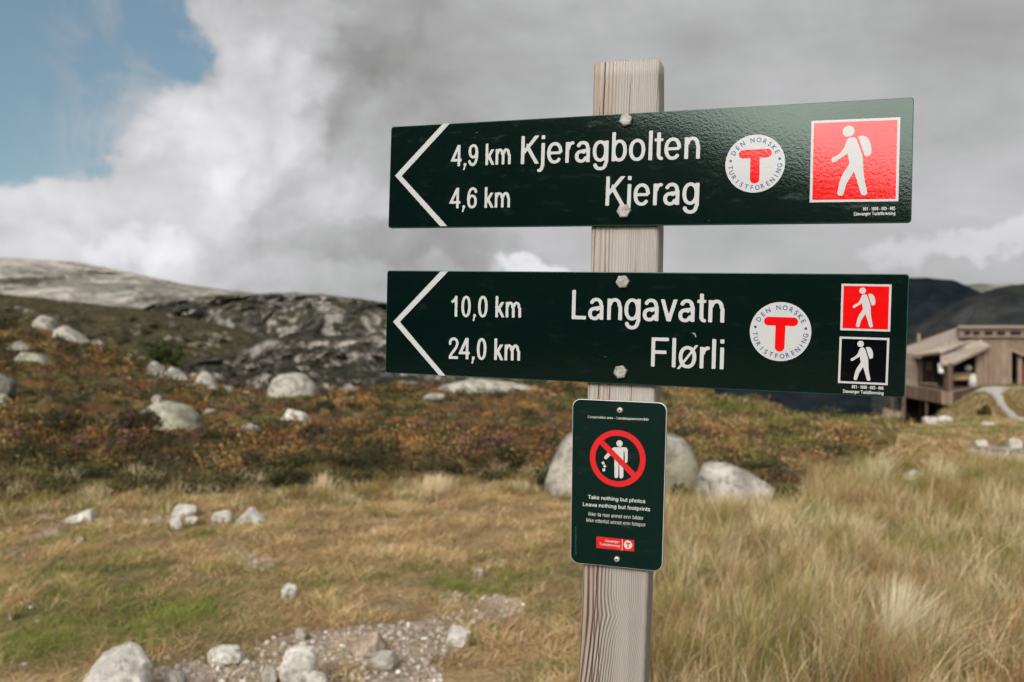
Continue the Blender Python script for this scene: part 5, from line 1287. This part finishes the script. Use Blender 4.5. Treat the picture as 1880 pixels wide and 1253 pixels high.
bush(1420, 1475, 880, 945, np.vstack([OLIV[:2], DARKG[:2]]), 'olive bush at the low right end of the long grey boulder')
bush(1228, 1275, 884, 932, np.vstack([OLIV[:1], DARKG[:3]]), 'dark tuft of heather in the gap left of the long grey boulder')
# grass pushing up round the feet of stones
gx = []; gy = []
for o in list(COL.objects):
    if o.type == 'MESH' and o.get('category') in ('stone', 'boulder', 'rock') and o.location.y < 13:
        dx, dy = o.dimensions.x / 2, o.dimensions.y / 2; m_ = int(90 + 900 * dx); a = rng.uniform(0, math.tau, m_); r = rng.uniform(.86, 1.12, m_)
        gx.append(o.location.x + np.cos(a) * dx * r); gy.append(o.location.y + np.sin(a) * dy * r)
gx = np.concatenate(gx); gy = np.concatenate(gy); gz = H(gx, gy); uu, vv = to_uv(gx, gy, gz); k_ = rng.random(len(gx)) > .85 * gravel_mask(uu, vv); gx, gy, gz = gx[k_], gy[k_], gz[k_]
c = grasscol(gx, gy, rng.normal(.1, .2, len(gx)))
blades('grass', gx, gy, gz, rng.uniform(.04, .13, len(gx)), np.full(len(gx), .005), rng.uniform(.1, .9, len(gx)), rng.uniform(0, math.tau, len(gx)), c * .7, np.clip(c * 1.1, 0, .8), 'grass growing round the feet of the stones')

# the green tree on the hillside and the bare shrub before it
def tree():
    x, y = ground_hit(305, 684); w = 68 / F * y; h = 64 / F * y; z = float(H(x, y, False)); e = empty('tree', (x, y, z), label='bushy dark green tree on the left hillside', cat='tree')
    k = 46; pc = np.array([[rng.normal(0, .25), rng.normal(0, .25), rng.uniform(.22, .86)] for _ in range(k)])
    pc[:, 0] *= w * (1.15 - .6 * pc[:, 2]); pc[:, 1] *= w * .9 * (1.15 - .6 * pc[:, 2]); pc[:, 2] *= h; pc[:, 0] += (0.45 - pc[:, 2] / h) * w * .25
    G = np.array([[.035, .055, .018], [.055, .085, .022], [.028, .04, .016], [.09, .12, .03]])
    V, L, st, C_ = leaves(pc[:, 0], pc[:, 1], pc[:, 2], np.full(k, w * .13), np.full(k, h * .13), 170, np.full(k, .03), G)
    np_mesh('crown', V, L, st, M_LEAF, C_, parent=e)
    bm = bmesh.new(); top = Vector((0.02 * w, 0, h * .7)); twig(bm, Vector((0.05 * w, 0, -.1)), top, .05, .012, 8, 6)
    for i in range(0, k, 3): twig(bm, Vector((0.03 * w, 0, h * rng.uniform(.15, .4))), Vector(pc[i]), .02, .005)
    bm_obj('trunk', bm, M_BARK, e, True)
tree()
def dead_shrub():
    x, y = ground_hit(288, 702); h = 34 / F * y; z = float(H(x, y, False)); bm = bmesh.new()
    for a in ((-.35, .9), (-.12, 1.0), (.15, .85), (.42, .8), (-.5, .55), (.55, .5)):
        tip = Vector((a[0] * h, random.uniform(-.1, .1) * h, a[1] * h)); twig(bm, Vector((0, 0, -.05)), tip, .035, .012, 6, 4)
        for j in range(3): q = tip * random.uniform(.5, .9); twig(bm, q, q + Vector((random.uniform(-.2, .2), random.uniform(-.1, .1), random.uniform(.05, .25))) * h, .014, .005)
    o = bm_obj('dead_shrub', bm, M_PBARK, None, True); o.location = (x, y, z); tag(o, 'bare pale dead shrub in front of the green tree', 'shrub')
dead_shrub()
def tuft(u, vb, hpx, n, spread, base_c, label, lean=.5, az0=None, wid=.0035):
    x, y = ground_hit(u, vb); z = float(H(x, y)); h = hpx / F * y
    xs = x + rng.normal(0, spread, n); ys_ = y + rng.normal(0, spread, n)
    la = rng.uniform(0, math.tau, n) if az0 is None else R_(az0) + rng.normal(0, .55, n); c = base_c * rng.uniform(.75, 1.15, (n, 1))
    return blades('grass_tuft', xs, ys_, H(xs, ys_), h * rng.uniform(.55, 1.15, n), np.full(n, wid), rng.uniform(.05, 1.0, n) * lean * 2, la, c * .8, np.clip(c * 1.15, 0, .8), label, 'grass tuft', None, origin=(x, y, z))
tuft(1640, 1222, 165, 620, .026, np.array([.70, .60, .43]), 'bright straw white tuft bursting from the grass at the lower right', .38, 30, .004)
tuft(1690, 1228, 150, 260, .045, P_PALE * 1.1, 'long arching pale tuft right beside the straw white one', 1.2, 10, .003)
tuft(1235, 1240, 130, 200, .06, P_TAN, 'tan tuft at the right foot of the post', .6, None, .003)
tuft(323, 925, 70, 26, .028, P_TAN, 'thin upright straw stalks standing against the heather', .16, None, .003)
tuft(800, 905, 42, 300, .08, P_PALE, 'pale tuft at the meadow edge left of the notice', .5, 60, .005)
tuft(590, 912, 48, 220, .05, P_PALE, 'pale tuft at the meadow edge right of the pointed stone', .4, 60, .005)
tuft(1550, 1010, 70, 420, .12, P_PALE, 'pale feathery tuft in the middle of the right meadow', .6, 40, .004)
tuft(1330, 960, 60, 360, .11, P_PALE, 'pale tuft right of the notice below the long boulder', .6, 40, .004)

# ------------------------------------------------------------------ path and yard at the cabin
def drape(name, pts, widths, m, label, cat, off=0.04, n=80, across=10):
    P_ = np.array(pts, float); t_ = np.linspace(0, len(P_) - 1, n); X = np.interp(t_, range(len(P_)), P_[:, 0]); Y = np.interp(t_, range(len(P_)), P_[:, 1]); Wd = np.interp(t_, range(len(P_)), widths)
    dx, dy = np.gradient(X), np.gradient(Y); L = np.hypot(dx, dy); nx, ny = -dy / L, dx / L; s = np.linspace(-.5, .5, across)
    wob = 1 + .25 * fbm(np.stack([X * .7, Y * .7, Y * 0], -1), 3)
    GX = X[:, None] + nx[:, None] * s[None] * (Wd * wob)[:, None]; GY = Y[:, None] + ny[:, None] * s[None] * (Wd * wob)[:, None]; GZ = H(GX, GY) + off * (1 - (2 * np.abs(s[None])) ** 4 * 2)
    lp, st = grid_faces(n, across); o = np_mesh(name, np.stack([GX, GY, GZ], -1).reshape(-1, 3), lp, st, m, None, smooth=True)
    return tag(o, label, cat, kind='structure')
M_PATH = plain('pale_gravel_path', (0.36, 0.335, 0.295), .95, var=.35, scale=3.0)
gh = lambda u, v: ground_hit(u, v)
drape('path', [gh(1818, 716), gh(1832, 727), gh(1841, 745), gh(1856, 762), gh(1885, 776), gh(1930, 786)], [0.9, 0.6, 0.42, 0.42, 0.6, 0.8], M_PATH, 'narrow pale path winding down from the cabin yard', 'path', .10)
drape('yard', [gh(1808, 713), gh(1850, 715), gh(1900, 716), gh(2000, 716)], [4.2, 6.0, 7.5, 8], M_PATH, 'pale gravel yard in front of the cabin', 'yard', .06, 60, 24)

# ------------------------------------------------------------------ the timber cabin beyond the meadow
M_BOARD = plank_mat('silvered_vertical_boards', (0.19, 0.135, 0.098), (0.29, 0.215, 0.16), (0.12, 0.082, 0.06), .18)
M_BOARDH = plank_mat('silvered_horizontal_boards', (0.20, 0.145, 0.11), (0.27, 0.205, 0.16), (0.12, 0.085, 0.065), .20, 2)
M_BROWN = plank_mat('brown_boards', (0.10, 0.062, 0.046), (0.155, 0.10, 0.076), (0.055, 0.033, 0.026), .20)
M_ROOF = plank_mat('pale_roof_boards', (0.30, 0.25, 0.205), (0.39, 0.33, 0.28), (0.22, 0.18, 0.145), .25)
M_TRIM = plain('pale_timber_trim', (0.25, 0.19, 0.145), .8, var=.2)
M_BENCH = plain('golden_timber', (0.36, 0.23, 0.12), .7, var=.2)
M_SHADE = plain('recess_shade', (0.018, 0.018, 0.02), .9)  # near-black colour stands for the shade inside and beneath the cabin
M_PANE = plain('dark_glass', (0.015, 0.02, 0.024), .12, var=.1, spec=.6)
M_CURT = plain('pale_curtain', (0.45, 0.44, 0.40), .9)
M_WHT = plain('white_cloth', (0.62, 0.62, 0.60), .9)
M_REDC = plain('red_cloth', (0.30, 0.03, 0.03), .8)
YB = 63.0
cabin = empty('cabin', W(1800, 708, YB + 5), label='silvered timber cabin with slanting roofs and a railed deck on stilts', cat='building')
def prism(name, px, Y, thick, m, parent=cabin, back=None):
    """a slab whose front outline is px at distance Y (or one Y per corner), carried back by thick metres"""
    Ys = Y if isinstance(Y, (list, tuple)) else [Y] * len(px); o_ = Vector(parent.matrix_world.translation) if parent else Vector((0, 0, 0))
    if parent is not None and parent.type != 'EMPTY': o_ = Vector(cabin.location)
    fr = [W(p[0], p[1], y) for p, y in zip(px, Ys)]; bk = [f + Vector((0, thick, 0)) for f in fr]; n = len(px)
    bm = bmesh.new(); a = [bm.verts.new(v - o_) for v in fr]; b = [bm.verts.new(v - o_) for v in bk]
    bm.faces.new(a); bm.faces.new(b[::-1])
    for i in range(n): bm.faces.new((a[i], b[i], b[(i + 1) % n], a[(i + 1) % n]))
    bmesh.ops.recalc_face_normals(bm, faces=bm.faces)
    return bm_obj(name, bm, m, parent)
def slab(name, px, Ys, th, m, parent=cabin):
    """a sheet through four corners with vertical thickness"""
    o_ = Vector(cabin.location) if parent else Vector((0, 0, 0)); tp = [W(p[0], p[1], y) for p, y in zip(px, Ys)]
    bm = bmesh.new(); a = [bm.verts.new(v - o_) for v in tp]; b = [bm.verts.new(v - o_ - Vector((0, 0, th))) for v in tp]; n = len(px)
    bm.faces.new(a); bm.faces.new(b[::-1])
    for i in range(n): bm.faces.new((a[i], b[i], b[(i + 1) % n], a[(i + 1) % n]))
    bmesh.ops.recalc_face_normals(bm, faces=bm.faces)
    return bm_obj(name, bm, m, parent)
bpy.context.view_layer.update()
# main hall: front wall round the big opening, clerestory, roof
prism('wall', [(1792, 618.3), (1853.5, 618.3), (1853.5, 709), (1792, 709)], YB, 0.25, M_BOARD)
prism('wall', [(1853.6, 618.3), (2060, 618.3), (2060, 649), (1900, 654), (1876, 652), (1856, 641), (1853.6, 641)], YB, 0.25, M_BOARD)
prism('wall', [(1903, 654.2), (2060, 649.2), (2060, 709), (1903, 709)], YB, 0.25, M_BOARD)
prism('back_wall', [(1762, 606), (2060, 606), (2060, 716), (1762, 716)], YB + 9, 0.25, M_SHADE)
prism('side_wall', [(1762, 619), (1765, 619), (1765, 712), (1762, 712)], YB + 3.0, 6, M_BROWN)
cl = prism('clerestory_wall', [(1762, 600), (2062, 600), (2062, 618), (1762, 618)], YB - .15, 0.5, M_BOARDH)
for (a, b) in ((1771, 1781), (1787, 1798), (1808, 1822), (1831, 1845), (1856, 1874), (1882, 1898), (1910, 1926), (1940, 1956), (1970, 1986)):
    wf = prism('window', [(a - .8, 608.2), (b + .8, 608.2), (b + .8, 616), (a - .8, 616)], YB - .19, .03, M_BROWN)
    prism('pane', [(a, 609.2), (b, 609.2), (b, 615.2), (a, 615.2)], YB - .21, .01, M_PANE, wf)
slab('roof', [(1759, 600), (2064, 600), (2064, 598), (1759, 598)], [YB - .4, YB - .4, YB + 10, YB + 10], .12, M_TRIM)
prism('eave_board', [(1762, 617.0), (2062, 617.0), (2062, 619.5), (1762, 619.5)], YB - .26, .10, M_TRIM)
# long wing falling away to the left
slab('wing_roof', [(1686, 652), (1765, 618.5), (1762, 600), (1640, 645)], [YB + .3, YB + .3, YB + 7, YB + 7], .25, M_ROOF)
prism('wing_wall', [(1632, 648), (1686, 652.5), (1686, 712), (1632, 709)], YB + 1.6, 5.5, M_BOARDH)
prism('wing_wall', [(1688, 655), (1762, 622), (1762, 640), (1735, 656), (1722, 714), (1688, 712)], YB + 3.2, .3, M_BROWN)
wf = prism('window', [(1698, 662), (1712, 662), (1712, 680), (1698, 680)], YB + 3.12, .06, M_TRIM)
prism('pane', [(1699.4, 664), (1710.6, 664), (1710.6, 678.5), (1699.4, 678.5)], YB + 3.08, .03, M_CURT, wf)
dr = prism('door', [(1717, 684), (1729.5, 684), (1729.5, 716), (1717, 716)], YB + 3.0, .12, M_SHADE)
prism('vent_pipe', [(1686.2, 613), (1689.6, 613), (1690, 628), (1686, 628)], YB + 6, .25, M_TRIM)
# two porch roofs
slab('porch_roof', [(1683, 651.5), (1726, 646.5), (1793, 620), (1763, 619)], [YB - .8, YB - .9, YB + .2, YB + 3.0], .16, M_ROOF)
prism('fascia', [(1683, 651.7), (1726, 646.7), (1727, 650.5), (1683.5, 655)], [YB - .86, YB - .96, YB - .96, YB - .86], .08, M_BROWN)
slab('porch_roof', [(1726.5, 667), (1748, 667.5), (1817, 635), (1727, 647.5)], [YB - 2.4, YB - 2.5, YB - .3, YB + .1], .16, M_ROOF)
slab('porch_roof', [(1727, 647.3), (1817, 634.8), (1795, 620.3), (1760, 627)], [YB + .1, YB - .3, YB + .1, YB + .3], .10, M_ROOF)
prism('fascia', [(1726.5, 667.2), (1748, 667.7), (1817, 635.2), (1817, 640), (1748, 672.5), (1726.5, 671.5)], [YB - 2.46, YB - 2.56, YB - .36, YB - .36, YB - 2.56, YB - 2.46], .08, M_TRIM)
# porch recess, seat and lamp
prism('porch_wall', [(1751, 650), (1791.8, 640), (1791.8, 716), (1751, 716)], YB + 2.6, .2, M_SHADE)  # wall coloured near-black in place of the porch shade
prism('bench', [(1746, 687), (1791, 687), (1791, 697), (1746, 699)], YB - .3, .35, M_BENCH)
prism('bench_top', [(1745, 685.4), (1791.5, 685.4), (1791.5, 686.8), (1745, 686.8)], YB - .5, .7, M_TRIM)
bm = bmesh.new(); bmesh.ops.create_uvsphere(bm, u_segments=16, v_segments=10, radius=.25)
for v in bm.verts: v.co = v.co * 1.0 + (W(1778, 676.5, YB + .6) - Vector(cabin.location)); 
bm_obj('porch_globe', bm, M_CURT, cabin, True)
prism('jamb', [(1853.7, 641), (1857, 642), (1857, 709), (1853.7, 709)], YB - .05, .30, M_TRIM)
prism('door_post', [(1870.5, 654), (1876, 655.5), (1876, 706), (1870.5, 706)], YB + .3, .25, M_TRIM)
prism('lintel', [(1855.5, 640), (1877, 650), (1903, 652.4), (1903, 655.6), (1876, 653.4), (1855.5, 643.4)], YB - .06, .12, M_TRIM)
prism('red_banner', [(1878.5, 662), (1888, 662), (1888, 705), (1878.5, 705)], YB + .9, .08, M_REDC)
# deck on stilts with a boarded railing
slab('deck', [(1640, 722), (1734, 734), (1803, 716), (1790, 709), (1632, 709)], [YB - 1.0, YB - 5.6, YB - 1.6, YB + .1, YB + 3.5], .22, M_BROWN)
rl_ = prism('railing', [(1632, 702), (1731, 719), (1731, 742), (1632, 724)], [YB - .9, YB - 5.7, YB - 5.7, YB - .9], .07, M_BROWN)
prism('handrail', [(1632, 700.6), (1731, 717.4), (1731, 719), (1632, 702)], [YB - .95, YB - 5.75, YB - 5.75, YB - .95], .16, M_TRIM, rl_)
rr2 = prism('railing', [(1748, 721), (1803.5, 708.5), (1803.5, 726), (1748, 745)], [YB - 5.7, YB - 1.5, YB - 1.5, YB - 5.7], .07, M_BROWN)
prism('handrail', [(1748, 719.4), (1803.5, 707), (1803.5, 708.5), (1748, 721)], [YB - 5.75, YB - 1.55, YB - 1.55, YB - 5.75], .16, M_TRIM, rr2)
prism('corner_panel', [(1730, 718.5), (1749.5, 720.5), (1749.5, 745.5), (1730, 742.5)], YB - 5.85, .14, M_BOARD)
prism('porch_post', [(1741.5, 667), (1750, 667), (1750, 720), (1741.5, 720)], YB - 2.6, .3, M_BROWN)
prism('porch_post', [(1735, 666), (1739, 666), (1739, 716), (1735, 716)], YB - 1.2, .2, M_BROWN)
prism('porch_post', [(1690, 655), (1693, 655), (1693, 712), (1690, 712)], YB + .8, .2, M_BROWN)
for (a, b, yy, v0, v1) in ((1636, 1639.5, YB - 1.5, 722, 790), (1658.5, 1662, YB - 2.4, 727, 786), (1700, 1703.5, YB - 4.1, 735, 778), (1739, 1743, YB - 5.6, 744, 768), (1690, 1693, YB + 1, 716, 776), (1720, 1723, YB + 1, 716, 770), (1650, 1653, YB + 2, 716, 782)):
    prism('stilt', [(a, v0), (b, v0), (b, v1), (a, v1)], yy, .14, M_BROWN)
prism('underdeck_shade_sheet', [(1664, 715), (1792, 712), (1792, 745), (1735, 768), (1664, 782)], YB + 2.4, .2, M_SHADE)  # added dark sheet standing in for the shade under the deck
# things standing on the deck
tb = empty('deck_table', W(1709, 716, YB - 2.2), label='small dark table with pale things on it on the cabin deck', cat='table')
prism('table_top', [(1699, 703.5), (1721, 705), (1721, 706.4), (1699, 704.9)], YB - 2.2, .8, M_TRIM, None).parent = tb
for o in tb.children: o.location = -Vector(tb.location)
for (a, yy) in ((1700.5, YB - 2.1), (1718, YB - 2.1), (1702, YB - 1.5), (1719, YB - 1.5)):
    o = prism('leg', [(a, 705), (a + 1.6, 705), (a + 1.6, 718), (a, 718)], yy, .05, M_BROWN, None); o.parent = tb; o.location = -Vector(tb.location)
o = prism('towel', [(1722.5, 667.5), (1730, 668), (1732.5, 685), (1723.5, 684.5)], YB - 2.2, .05, M_WHT, None); tag(o, 'white cloth hanging from the edge of the porch roof', 'cloth')
bm = bmesh.new(); c0 = W(1786, 707, YB - .9); r0 = .30
bmesh.ops.create_cone(bm, cap_ends=True, segments=20, radius1=r0 * 1.1, radius2=r0 * .55, depth=.85)
bmesh.ops.bevel(bm, geom=[e_ for e_ in bm.edges if abs(e_.verts[0].co.z - e_.verts[1].co.z) < 1e-4], offset=.04, segments=2, affect='EDGES')
o = bm_obj('covered_bin', bm, M_CURT, None, True); o.location = c0 + Vector((0, 0, .30)); tag(o, 'pale covered bin on the deck beside the bench', 'bin')
# slatted ramp standing at the edge of the drop
rp = empty('slatted_ramp', W(1640, 775, 21.6), label='pale slatted wooden ramp at the crest below the lower board corner', cat='ramp')
ro = -Vector(rp.location)
for i in range(7):
    t_ = i / 6; v0 = 749.5 + t_ * 22.5; l0 = 1622.5 - 5.5 * t_; yy = 22.3 - .9 * t_
    o = prism('slat', [(l0, v0), (1659.5 + t_ * .8, v0 + 8.5 - t_ * 5.5), (1659.5 + t_ * .8, v0 + 11 - t_ * 5.5), (l0, v0 + 2.7)], yy, .03, M_TRIM, None); o.parent = rp; o.location = ro
for (a, b) in ((1624.5, 1619.5), (1656.5, 1657)):
    o = prism('side_rail', [(a, 749), (a + 2.4, 749), (b + 2.4, 779), (b, 779)], [22.36, 22.36, 21.4, 21.4], .05, M_BROWN, None); o.parent = rp; o.location = ro
